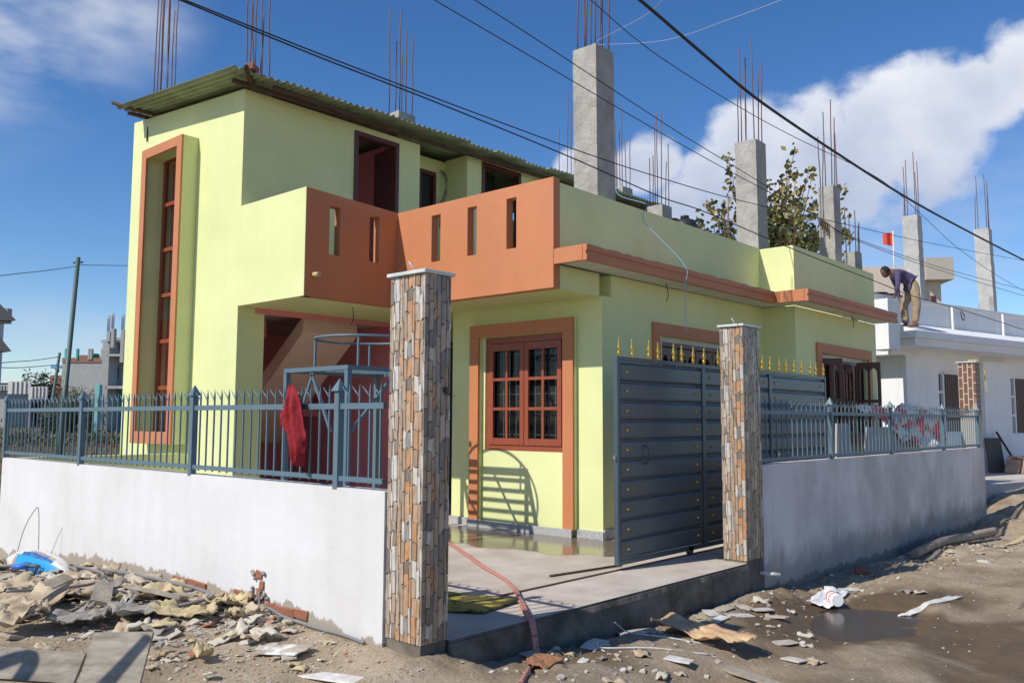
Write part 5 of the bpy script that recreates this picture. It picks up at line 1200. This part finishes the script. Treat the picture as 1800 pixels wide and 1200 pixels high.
# body: one continuous skinned surface
V=[pel,wst,chs,nck,nk2,hd0,hd1,shN,elN,wrN,shF,elF,wrF,hipL,kn1,an1,hipR,kn2,an2]
Ed=[(0,1),(1,2),(2,3),(3,4),(4,5),(5,6),(3,7),(7,8),(8,9),(3,10),(10,11),(11,12),(0,13),(13,14),(14,15),(0,16),(16,17),(17,18)]
rd=[.12,.11,.13,.07,.055,.095,.062,.05,.038,.027,.05,.038,.027,.075,.052,.036,.075,.052,.036]
body=skin('body',V,Ed,rd,SKN,MAN)
# hands: palm with five curled fingers
for w_,h_,sg,nm in((wrN,haN,-1,'hand'),(wrF,haF,1,'hand')):
    d=(h_-w_).normalized(); sd=pf; dn_=Vector((0,0,-1))
    V=[w_,w_+d*.045,w_+d*.085]; Ed=[(0,1),(1,2)]; rd=[.026,.034,.034]
    for i,ln in enumerate((.062,.072,.068,.052)):
        o_=sd*(i-1.5)*.019; k=len(V); V+= [V[2]+o_+d*.012,V[2]+o_+d*(.012+ln*.5)+dn_*.008,V[2]+o_+d*(.012+ln*.75)+dn_*.035]; Ed+=[(2,k),(k,k+1),(k+1,k+2)]; rd+=[.0105,.009,.007]
    k=len(V); V+=[V[1]+sd*-.032*1,V[1]+sd*-.05+d*.03,V[1]+sd*-.052+d*.055+dn_*.012]; Ed+=[(1,k),(k,k+1),(k+1,k+2)]; rd+=[.013,.011,.008]
    skin(nm,V,Ed,rd,SKN,MAN,1)
# shirt and trousers follow the body
V=[pel+pr_*.02+UP*-.05,wst,chs,nck+pr_*-.035,shN,elN,wrN+(elN-wrN)*.15,shF,elF,wrF+(elF-wrF)*.15,pel+pr_*-.09+UP*-.07,wst+UP*-.13+pr_*.01]
skin('shirt',V,[(0,1),(1,2),(2,3),(2,4),(4,5),(5,6),(2,7),(7,8),(8,9),(0,10),(1,11)],[.165,.155,.155,.088,.078,.056,.043,.078,.056,.043,.13,.12],SHI,MAN)
V=[pel+UP*-.02,hipL,kn1,an1+UP*.03,hipR,kn2,an2+UP*.03,wst+UP*-.02]
skin('trousers',V,[(0,1),(1,2),(2,3),(0,4),(4,5),(5,6),(0,7)],[.13,.12,.098,.080,.12,.098,.080,.10],TRO,MAN)
for an,dx in((an1,-1),(an2,-1)):
    m=MB(); a=Vector((an.x,an.y,PO.z))
    m.tube([a+pr_*.07+UP*.035,a+pr_*.02+UP*.06,a-pr_*.07+UP*.04,a-pr_*.17+UP*.026],[.030,.055,.044,.026],9); m.build('foot',SHO,MAN,smooth=True)
# head with a face, turned down and to the left
hc=PP(-.60,1.235,-.02)
fdir=(-pr_*.80-UP*.50-pf*.33).normalized(); fu=(UP-fdir*UP.dot(fdir)).normalized(); fs_=fdir.cross(fu)
m=MB(); bmesh.ops.create_icosphere(m.b,subdivisions=4,radius=1)
for v in m.b.verts:
    q=v.co.copy(); f_,s_,u_=q.x,q.y,q.z
    r=1.0
    x=f_*.098; y=s_*.076; z=u_*.118
    if f_>0:
        nb_=math.exp(-((s_/.16)**2+((u_+.12)/.20)**2)); x+=.026*nb_*(1 if u_<.02 else .6)
        x+=.010*math.exp(-((s_/.35)**2+((u_+.75)/.16)**2))            # chin
        x-=.010*(math.exp(-(((abs(s_)-.38)/.16)**2+((u_-.08)/.12)**2)))   # eye sockets
        x+=.006*math.exp(-((s_/.30)**2+((u_+.42)/.07)**2))            # lips
    if u_<-.3: y*=1+.35*(u_+.3)
    v.co=hc+fdir*x+fs_*y+fu*z
hd=m.build('head',SKN,MAN,smooth=True)
m=MB(); bmesh.ops.create_icosphere(m.b,subdivisions=4,radius=1)
for v in m.b.verts:
    q=v.co.copy(); nn=1+.10*noise.noise(q*5)+.05*noise.noise(q*11)
    v.co=hc-fdir*.026+fu*.030+(fdir*q.x*.104+fs_*q.y*.094+fu*q.z*.112)*nn
m.build('hair',HAIR,MAN,smooth=True)
for s_ in(-1,1):
    m=MB(); m.lathe(hc+fdir*.080+fu*.010+fs_*.028*s_,[(.001,-.004),(.010,0),(.001,.005)],8,axis=fdir); m.build('eye',mat('eye_dark',(.02,.015,.012),.3),MAN)
    m=MB(); m.lathe(hc-fdir*.005+fs_*.074*s_-fu*.012,[(.010,-.008),(.027,0),(.012,.012)],10,axis=fs_*s_); m.build('ear',SKN,MAN,smooth=True)
m=MB(); m.tube([hc+fdir*.093-fu*.050-fs_*.022,hc+fdir*.103-fu*.049,hc+fdir*.093-fu*.050+fs_*.022],[.002,.005,.002],6); m.build('mouth',mat('lips',(.10,.03,.025),.5),MAN)

# ------------------------------------------------------------------ house behind neighbour, tank, flag
BB=thing('house',(42,13,0),'distant beige concrete building with a projecting roof slab behind the man','house')
BE=mat('beige_render',(.60,.50,.40),.85,(.5,.42,.34),2,.5)
O2=Vector((36,18.5,0)); 
def bb(name,e0,e1,k0,k1,z0,z1,mt=BE):
    m=MB(); e=Vector((.6,-.8,0)); n2=Vector((-.8,-.6,0)); m.obox(O2+e*(e0+e1)/2+n2*(k0+k1)/2+UP*(z0+z1)/2,(e,n2,UP),((e1-e0)/2,(k1-k0)/2,(z1-z0)/2)); return m.build(name,mt,BB)
bb('wall',1.6,8.3,-5,0,0,8.4); bb('wall',8.45,9.15,-5,-.3,0,7.75); bb('roof_slab',8.32,9.5,-5,.3,7.76,8.75,mat('grey_beige',(.42,.38,.32),.9)); w_=bb('window',8.68,8.9,-.32,-.26,5.9,7.1,mat('dark_maroon_timber',(.1,.03,.02)))
tank((30.5,10.3,4.6),.9,1.25,'black water tank with ropes, between the yellow house and the bending man')
m=MB(); m.tube([(37.2,11.9,6.5),(37.2,11.9,9.4)],.03,6); FL=thing('flag',(37.2,11.9,6.5),'small red flag on a thin pole behind the bare columns','flag'); m.build('pole',TILW,FL)
m=MB(); b=m.b; pv=[]
for i in range(7):
    t_=i/6; off=Vector((.667,-.745,0))*(-.42*t_)+Vector((.745,.667,0))*.05*math.sin(t_*7); q=Vector((37.2,11.9,0))+off
    pv.append([b.verts.new(q+UP*(9.35-.08*t_)+Vector((d_,0,0))) for d_ in(0,.01)]+[b.verts.new(q+UP*(8.75+.06*t_)+Vector((d_,0,0))) for d_ in(.01,0)])
for p,q in zip(pv,pv[1:]):
    for k in range(4): b.faces.new((p[k],p[(k+1)%4],q[(k+1)%4],q[k]))
b.faces.new(pv[0]); b.faces.new(pv[-1][::-1]); m.build('flag_cloth',mat('orange_red_cloth',(.65,.06,.03),.8),FL)

# ------------------------------------------------------------------ trees and bushes
LF=[mat('leaf_dark',(.065,.085,.022),.6),mat('leaf_mid',(.13,.15,.04),.6),mat('leaf_yellow',(.30,.24,.07),.6)]
for q in LF: q.node_tree.nodes['Principled BSDF'].inputs['Subsurface Weight'].default_value=0
def peepal(base,h,wid,label):
    T=thing('tree',base,label,'tree'); rn=random.Random(3)
    m=MB(); m.tube([base,(base[0]+.1,base[1],base[2]+h*.35),(base[0],base[1]+.1,base[2]+h*.6)],[.28,.2,.14],9); m.build('trunk',TIM,T)
    tw=MB(); lf=MB()
    c0=Vector(base)+UP*h*.55
    for i in range(135):
        a=rn.uniform(0,6.28); rr=wid*rn.random()**.6; top=rn.uniform(.60,.84) if rr>wid*.6 else rn.uniform(.65,.93)
        if i%9==0: top=min(1,top+.12); rr*=.7
        e=Vector((base[0]+rr*math.cos(a),base[1]+rr*math.sin(a),base[2]+h*top))
        s=c0+Vector((rn.uniform(-.3,.3),rn.uniform(-.3,.3),rn.uniform(-1.2,.3)))
        md=(s+e)/2+Vector((rn.uniform(-.15,.15),rn.uniform(-.15,.15),-.25)); mid2=md.lerp(e,.5)
        tw.tube([s,md,mid2,e],[.03,.02,.014,.008],4)
        for k in range(40):
            t_=rn.random()**.7; p=s.lerp(md,t_*2) if t_<.5 else md.lerp(e,(t_-.5)*2)
            p=p+Vector([rn.gauss(0,.16) for _ in range(3)])
            if k>32: p=e+Vector([rn.gauss(0,.09) for _ in range(3)])
            sz=rn.uniform(.06,.12); n1=Vector([rn.gauss(0,1) for _ in range(3)]).normalized(); n2=n1.cross(Vector((rn.random(),rn.random(),rn.random()))).normalized()
            mi=2 if rn.random()<(.30+.35*(p.z-c0.z)/(h*.4)) else rn.choice((0,0,1))
            A=p-n1*sz; B=p+n2*sz*.75; Cc=p+n1*sz*1.15; D=p-n2*sz*.75; up_=n1.cross(n2)*sz*.25
            v=[lf.b.verts.new(q) for q in(A,B+up_,Cc,D+up_)]
            f=lf.b.faces.new((v[0],v[1],v[2])); f.material_index=mi; f=lf.b.faces.new((v[0],v[2],v[3])); f.material_index=mi
    tw.build('twigs',TIM,T); lf.build('crown',LF,T,fix=False)
    return T
peepal((26.5,12.35,0),10.3,2.5,'sparse leafy tree with thin upright twigs rising behind the yellow house terrace')
def at(u,dep,z):
    return DL*dep+DR*((u-900)/1520*dep)+UP*z
DL=Vector((fw.x,fw.y,0)).normalized(); DR=Vector((DL.y,-DL.x,0))
def reed(base,w_,h_,n_,label,mts,droop=.3,grp=None):
    T=thing('shrub',base,label,'shrub',grp); rn=random.Random(int(base[0]*10)); m=MB(); st=MB()
    for i in range(n_):
        a=rn.uniform(-1,1)*w_; b0=rn.uniform(-1,1)*w_*.5; o=Vector(base)+Vector((.667*a+.745*b0,-.745*a+.667*b0,0)); hh=h_*rn.uniform(.6,1)*(1-.35*abs(a/w_))
        lean=Vector((rn.gauss(0,.16),rn.gauss(0,.16),0))*hh
        st.tube([o,o+lean*.4+UP*hh*.6,o+lean+UP*hh],[.03,.02,.01],3)
        for k in range(16):
            t_=rn.uniform(.2,1); p=o+lean*t_+UP*hh*t_; d=Vector((rn.gauss(0,1),rn.gauss(0,1),rn.uniform(.1,1.6))).normalized(); L=rn.uniform(.35,.8)*h_*.16; s_=d.cross(UP).normalized()*L*.09
            v=[m.b.verts.new(q) for q in(p-s_,p+s_,p+d*L*.6+s_*.8-UP*L*.1,p+d*L-UP*L*droop)]
            mi=rn.choice(range(len(mts)))
            f=m.b.faces.new((v[0],v[1],v[2])); f.material_index=mi; f=m.b.faces.new((v[0],v[2],v[3])); f.material_index=mi
    st.build('stems',mts[0],T); m.build('foliage',mts,T,fix=False); return T
RG=[mat('reed_green',(.10,.13,.06),.7),mat('reed_pale',(.25,.25,.15),.7),mat('reed_dark',(.05,.065,.03),.7)]
reed(tuple(at(138,58,.4)),1.5,3.6,200,'tall pale reed clump in front of the grey and brick building',RG,grp='reeds in the field'); reed(tuple(at(102,56,.4)),.9,2.4,90,'lower reed clump around the leaning green pole',RG,grp='reeds in the field')
reed(tuple(at(72,90,.4)),1.3,6.6,110,'dark feathery bush left of the reeds',[RG[2],mat('bush_dark',(.04,.05,.03),.7)],droop=.5)
reed((8.0,17.0,-.4),.8,1.0,26,'spiky palm-like plant in the field behind the left fence',[RG[0],RG[1]],droop=.1)
# hedge line at the end of the field
rn=random.Random(9); m=MB()
for i in range(5200):
    t_=rn.random(); c=Vector((13,44,.0)).lerp(Vector((24,38,0)),t_*1.0) if False else Vector((9,44,.2)).lerp(Vector((26,40,.2)),t_)
    p=c+Vector((rn.gauss(0,.9),rn.gauss(0,1.2),abs(rn.gauss(0,.35)))); L=rn.uniform(.1,.3); d=Vector((rn.gauss(0,.6),rn.gauss(0,.6),1)).normalized(); s_=Vector((rn.gauss(0,1),rn.gauss(0,1),0)).normalized()*.035
    v=[m.b.verts.new(q) for q in(p-s_,p+s_,p+d*L)]; f=m.b.faces.new(v); f.material_index=rn.choice((0,0,1))
for i in range(2600):
    p=Vector((rn.uniform(4,20),rn.uniform(13,40),0)); p.z=ground_h(p.x,p.y,False)+.0; L=rn.uniform(.06,.22); d=Vector((rn.gauss(0,.5),rn.gauss(0,.5),1)).normalized(); s_=Vector((rn.gauss(0,1),rn.gauss(0,1),0)).normalized()*.02
    v=[m.b.verts.new(q) for q in(p-s_,p+s_,p+d*L)]; f=m.b.faces.new(v); f.material_index=rn.choice((0,1))
tag(m.build('weeds',[mat('weed_green',(.07,.09,.03),.8),mat('weed_dry',(.20,.16,.08),.8)],fix=False),kind='stuff')

# ------------------------------------------------------------------ left background
DL=Vector((fw.x,fw.y,0)).normalized(); DR=Vector((DL.y,-DL.x,0))
def at(u,dep,z):   # ground position at a depth along the view heading (metres)
    return Vector((0,0,0))+DL*dep+DR*((u-900)/1520*dep)+UP*z
def blk(m,u0,u1,dep,th,z0,z1,mi=0):
    a=at(u0,dep,0); b_=at(u1,dep,0); d=(b_-a).normalized(); n2=Vector((-d.y,d.x,0)); 
    if n2.dot(DL)<0: n2=-n2
    m.obox((a+b_)/2+n2*th/2+UP*(z0+z1)/2,(d,n2,UP),((b_-a).length/2,th/2,(z1-z0)/2)); return m
def part(name,p,mt,*bs):
    m=MB()
    for q in bs: blk(m,*q)
    return m.build(name,mt,p)
GC=mat('bare_grey_render',(.42,.41,.39),.9,(.33,.32,.30),2,.6); TQ=mat('turquoise_paint',(.10,.42,.40),.8); BRW=mat('brick_wall_far',(.34,.17,.12),.9,(.26,.13,.09),8,.6)
h1=thing('house',at(200,60,0),'unfinished grey three storey house with turquoise ground floor, just left of the yellow tower','house')
def zz(v,dep): return 1.45+(738-v)/1520*dep
part('wall',h1,GC,(178,190,60,6,0,zz(600,60)),(190,216,61.5,5,zz(690,60),zz(592,60)))
part('wall',h1,TQ,(189.99,222,61.6,5,0,zz(690,60)))
part('balcony_slab',h1,CON2,(186,224,60,1.5,zz(629,60),zz(625,60)),(186,224,60,1.5,zz(686,60),zz(681,60)),(174,206,60.2,5,zz(604,60),zz(600,60)))
part('window',h1,DRK,(197,208,61.45,.04,zz(666,60),zz(646,60)),(197,212,61.45,.04,zz(614,60),zz(607,60)))
for u0,u1,v0,v1 in((184,190,603,585),(191.5,197,614,580),(209,215,640,582)):
    c_=part('column',h1,GC,(u0,u1,59.9,.4,zz(v0,60),zz(v1,60)))
    for k in range(4):
        u=u0+(u1-u0)*(k+.5)/4; m=MB(); a=at(u,60.1,zz(v1,60)); m.tube([a,a+UP*(1.1 if k%2 else .9)],.02,4); m.build('rebar',RST,c_)
g1=part('garden_wall',None,mat('pale_turquoise',(.22,.50,.50),.8),(168,176,57,.4,0,zz(679,57))); tag(g1,'pale turquoise gate wall in front of the unfinished grey house','wall')
h2=thing('house',at(150,105,0),'long low grey and brick house with a green tank on its roof, beyond the reeds','house')
part('wall',h2,GC,(108,180,105,8,0,zz(640,105))); part('parapet',h2,BRW,(107.9,180,104.9,.4,zz(640,105),zz(632,105)))
part('wall',h2,BRW,(88,107,106,8,0,zz(662,105)),(137,152,107,4,zz(632,105),zz(625,105)))
for u in(113,133,154,158,177): part('column',h2,TQ if u<135 else GC,(u-1.6,u+1.6,104.8,.4,zz(635,105),zz(616,105)))
part('balcony',h2,mat('sky_blue_paint',(.12,.38,.60),.8),(88,107,105.5,1,zz(650,105),zz(645,105)))
m=MB(); m.lathe(at(165,106,zz(632,105)),[(.55,0),(.55,.5),(.3,.6)],12); tk=m.build('roof_tank',mat('green_tank',(.03,.25,.12),.5),h2)
h3=thing('house',at(-10,45,0),'pale two storey house with dark eaves cut by the left picture edge','house')
part('wall',h3,mat('pale_lilac_wall',(.62,.60,.60),.8),(-180,-58,45,3,0,7.2)); 
def eave(u1,v1,zt_): 
    m=MB(); b=m.b; P=[(at(-70,44,zt_+.75),at(-8,44,zt_+.75),at(u1,44,zz(v1,44)),at(-70,44,zz(v1,44))),(at(-70,44.8,zt_+.75),at(-22,44.8,zt_+.75),at(u1-14,44.8,zz(v1,44)),at(-70,44.8,zz(v1,44)))]
    V=[[b.verts.new(q) for q in r] for r in P]; b.faces.new(V[0]); b.faces.new(V[1][::-1])
    for i in range(4): b.faces.new((V[0][i],V[0][(i+1)%4],V[1][(i+1)%4],V[1][i]))
    return m
eave(23,566,zz(562,44)).build('roof',mat('dark_eave',(.07,.07,.08),.8),h3); eave(18,621,zz(617,44)).build('eave',MATS['dark_eave'],h3)
part('chimney',h3,GC,(-12,7,44.3,.4,zz(570,44),zz(543,44)))
for (u0,u1,v0,v1,lab) in((15,54,696,674,'larger white ribbed hoarding panel in the distant field at left'),(52,84,706,683,'smaller white ribbed hoarding panel right of the larger one'),(-12,14,690,680,'white ribbed hoarding panel cut by the left edge')):
    hb=thing('hoarding',at((u0+u1)/2,80,0),lab,'hoarding','white hoardings in the field')
    part('panel',hb,TILW,(u0,u1,80,.2,zz(v0,80),zz(v1,80)))
    for k in range(1,5): u=u0+(u1-u0)*k/5; part('rib',hb,GC,(u-.35,u+.35,79.9,.1,zz(v0,80),zz(v1,80)))
    for u in(u0+3,u1-3): part('leg',hb,GC,(u-.6,u+.6,80.25,.2,0,zz(v0,80)))
h4=thing('shed',at(5,85,0),'low dark roofed shed behind the white hoardings at left','shed'); part('wall',h4,GC,(-30,20,85,6,0,zz(690,85))); part('roof',h4,MATS['dark_eave'],(-32,15,84.5,7,zz(690,85),zz(677,85)))
def pole(p0,p1,r,label,mt):
    P=thing('utility_pole',p0,label,'pole','leaning green utility poles'); m=MB(); a=Vector(p0);b_=Vector(p1)
    m.tube([a,a.lerp(b_,.45),a.lerp(b_,.451),b_],[r,r*.9,r*.8,r*.7],10); m.build('shaft',mt,P)
    m=MB(); m.bar(b_-DR*.12-UP*.15,b_+DR*.12-UP*.13,.04); m.build('bracket',TIM,P); return P
GP=mat('green_pole',(.05,.12,.11),.55,(.10,.10,.08),6,.7)
pole(tuple(at(108,22,-.35)),(8.82,22.71,5.53),.075,'tall leaning green utility pole in the field behind the left fence',GP)
pole(tuple(at(88,75,0)),tuple(at(103,75,zz(623,75))),.16,'shorter leaning green pole beyond the reeds',GP)

# ------------------------------------------------------------------ overhead cables
WI={'thick':[(4.81,3.26,4.42),(4.98,3.25,4.41),(5.92,3.26,4.31),(6.9,3.26,4.21),(8.6,3.22,4.12),(10.51,3.16,4.04),(12.57,3.07,4.0),(15.29,2.94,3.97),(17.37,2.84,3.97)],
'a1':[(5.79,6.47,5.89),(5.99,6.47,5.86),(7.7,6.36,5.66),(9.89,6.23,5.41),(11.93,6.09,5.2),(14.52,5.9,4.98),(15.61,5.84,4.85),(18.15,5.6,4.78),(20.66,5.34,4.77),(25.13,4.87,4.83),(27.83,4.57,4.91)],
'a2':[(6.16,6.35,6.03),(6.45,6.33,5.99),(7.59,6.27,5.84),(10.08,6.14,5.49),(11.0,6.09,5.38),(14.47,5.88,4.97),(15.57,5.82,4.82),(18.11,5.59,4.72),(20.63,5.33,4.69),(25.12,4.87,4.67),(27.84,4.58,4.7)],
'b1':[(2.32,4.89,4.0),(2.44,4.89,4.0),(3.45,4.92,4.0),(4.7,4.94,4.01),(6.35,4.97,4.04),(7.81,4.98,4.09),(9.86,4.99,4.21),(13.24,4.98,4.5),(17.84,4.97,4.9),(25.6,4.93,5.66),(30.08,4.9,6.11)],
'b2':[(2.37,4.98,4.04),(2.48,4.97,4.03),(3.43,4.89,3.96),(4.45,4.79,3.9),(5.95,4.65,3.79),(7.27,4.54,3.67),(8.03,4.46,3.64),(9.87,4.29,3.49),(12.03,4.09,3.35),(13.19,3.98,3.27),(15.21,3.76,3.22),(17.86,3.49,3.12),(19.77,3.28,3.08)],
'c':[(5.71,4.4,5.18),(5.94,4.4,5.16),(6.98,4.43,5.04),(8.67,4.41,4.97),(10.18,4.37,4.96),(12.79,4.27,4.99),(14.8,4.29,4.83),(17.25,4.34,4.61),(20.92,4.31,4.43),(25.53,4.2,4.36)],
'f1':[(9.0,6.6,6.42),(7.5,4.62,5.38),(7.04,3.64,5.13),(6.72,2.98,4.98),(6.59,2.7,4.92)],'f2':[(9.0,6.6,6.46),(7.05,4.57,5.46),(6.59,4.06,5.29),(6.3,3.74,5.19)],
'lp':[(4.75,16.97,3.78),(5.69,18.31,4.17),(7.3,20.58,4.74),(8.83,22.73,5.3)],'lp2':[(8.86,22.7,5.33),(10.16,23.11,5.54),(10.93,23.35,5.67)],
'lf1':[(19.41,68.21,4.76),(22.63,71.74,5.54),(26.41,75.81,6.13),(29.54,79.2,6.74)],'lf2':[(19.91,67.61,5.0),(24.18,72.83,5.31),(29.49,79.35,6.06)]}
WL={'thick':(.013,'thick black cable sagging across the upper right sky, the boldest of all'),'a1':(.006,'upper pair of cables over the tall roof column, the one ending lower at right'),'a2':(.006,'upper pair of cables over the tall roof column, its companion tied at the third column'),
'b1':(.0055,'cable from the top left crossing before the roof and ending highest at right'),'b2':(.006,'cable from the top left crossing the roof then dropping to the lower right'),'c':(.0045,'thin wire from the top centre curving down beneath the thick cable'),
'f1':(.003,'faint thin string from the tall column rebar out to the upper right'),'f2':(.0035,'faint string rising steeply from the tall column rebar'),'lp':(.008,'thin line from the left edge to the top of the tall leaning pole'),'lp2':(.008,'thin line from the leaning pole to the yellow tower'),'lf1':(.03,'distant line reaching the shorter leaning pole, upper one'),'lf2':(.03,'distant line reaching the shorter leaning pole, lower one')}
for k,pts in WI.items():
    cable('overhead_cable',pts,WL[k][0],CBL if k[0]!='f' else mat('pale_string',(.35,.38,.42),.8),WL[k][1],'cable','overhead cables',5)
cable('blue_string',[(15.6,10.9,6.72),(13.0,9.0,5.6),(10.2,6.6,4.5),(9.76,6.31,4.30),(9.72,6.30,4.1),(9.93,5.835,3.5),(9.93,5.83,3.2),(9.93,5.83,2.6)],.005,mat('blue_string',(.25,.45,.65),.6),'pale blue string hanging down over the long parapet and cornice','string')
m=MB(); c=(14.5,5.88,4.97)
for k in range(5): m.tube(smooth_path([(c[0]+.1*k,c[1],c[2]+.02),(c[0]+.1*k+.05,c[1]-.02,c[2]-.15-.04*k),(c[0]+.1*k+.09,c[1],c[2]-.03)],4),.012,5)
tag(m.build('cable_knot',mat('tan_rope',(.25,.18,.10),.9)),'tangled brown rope and cable knot hanging beside the third bare column','rope')
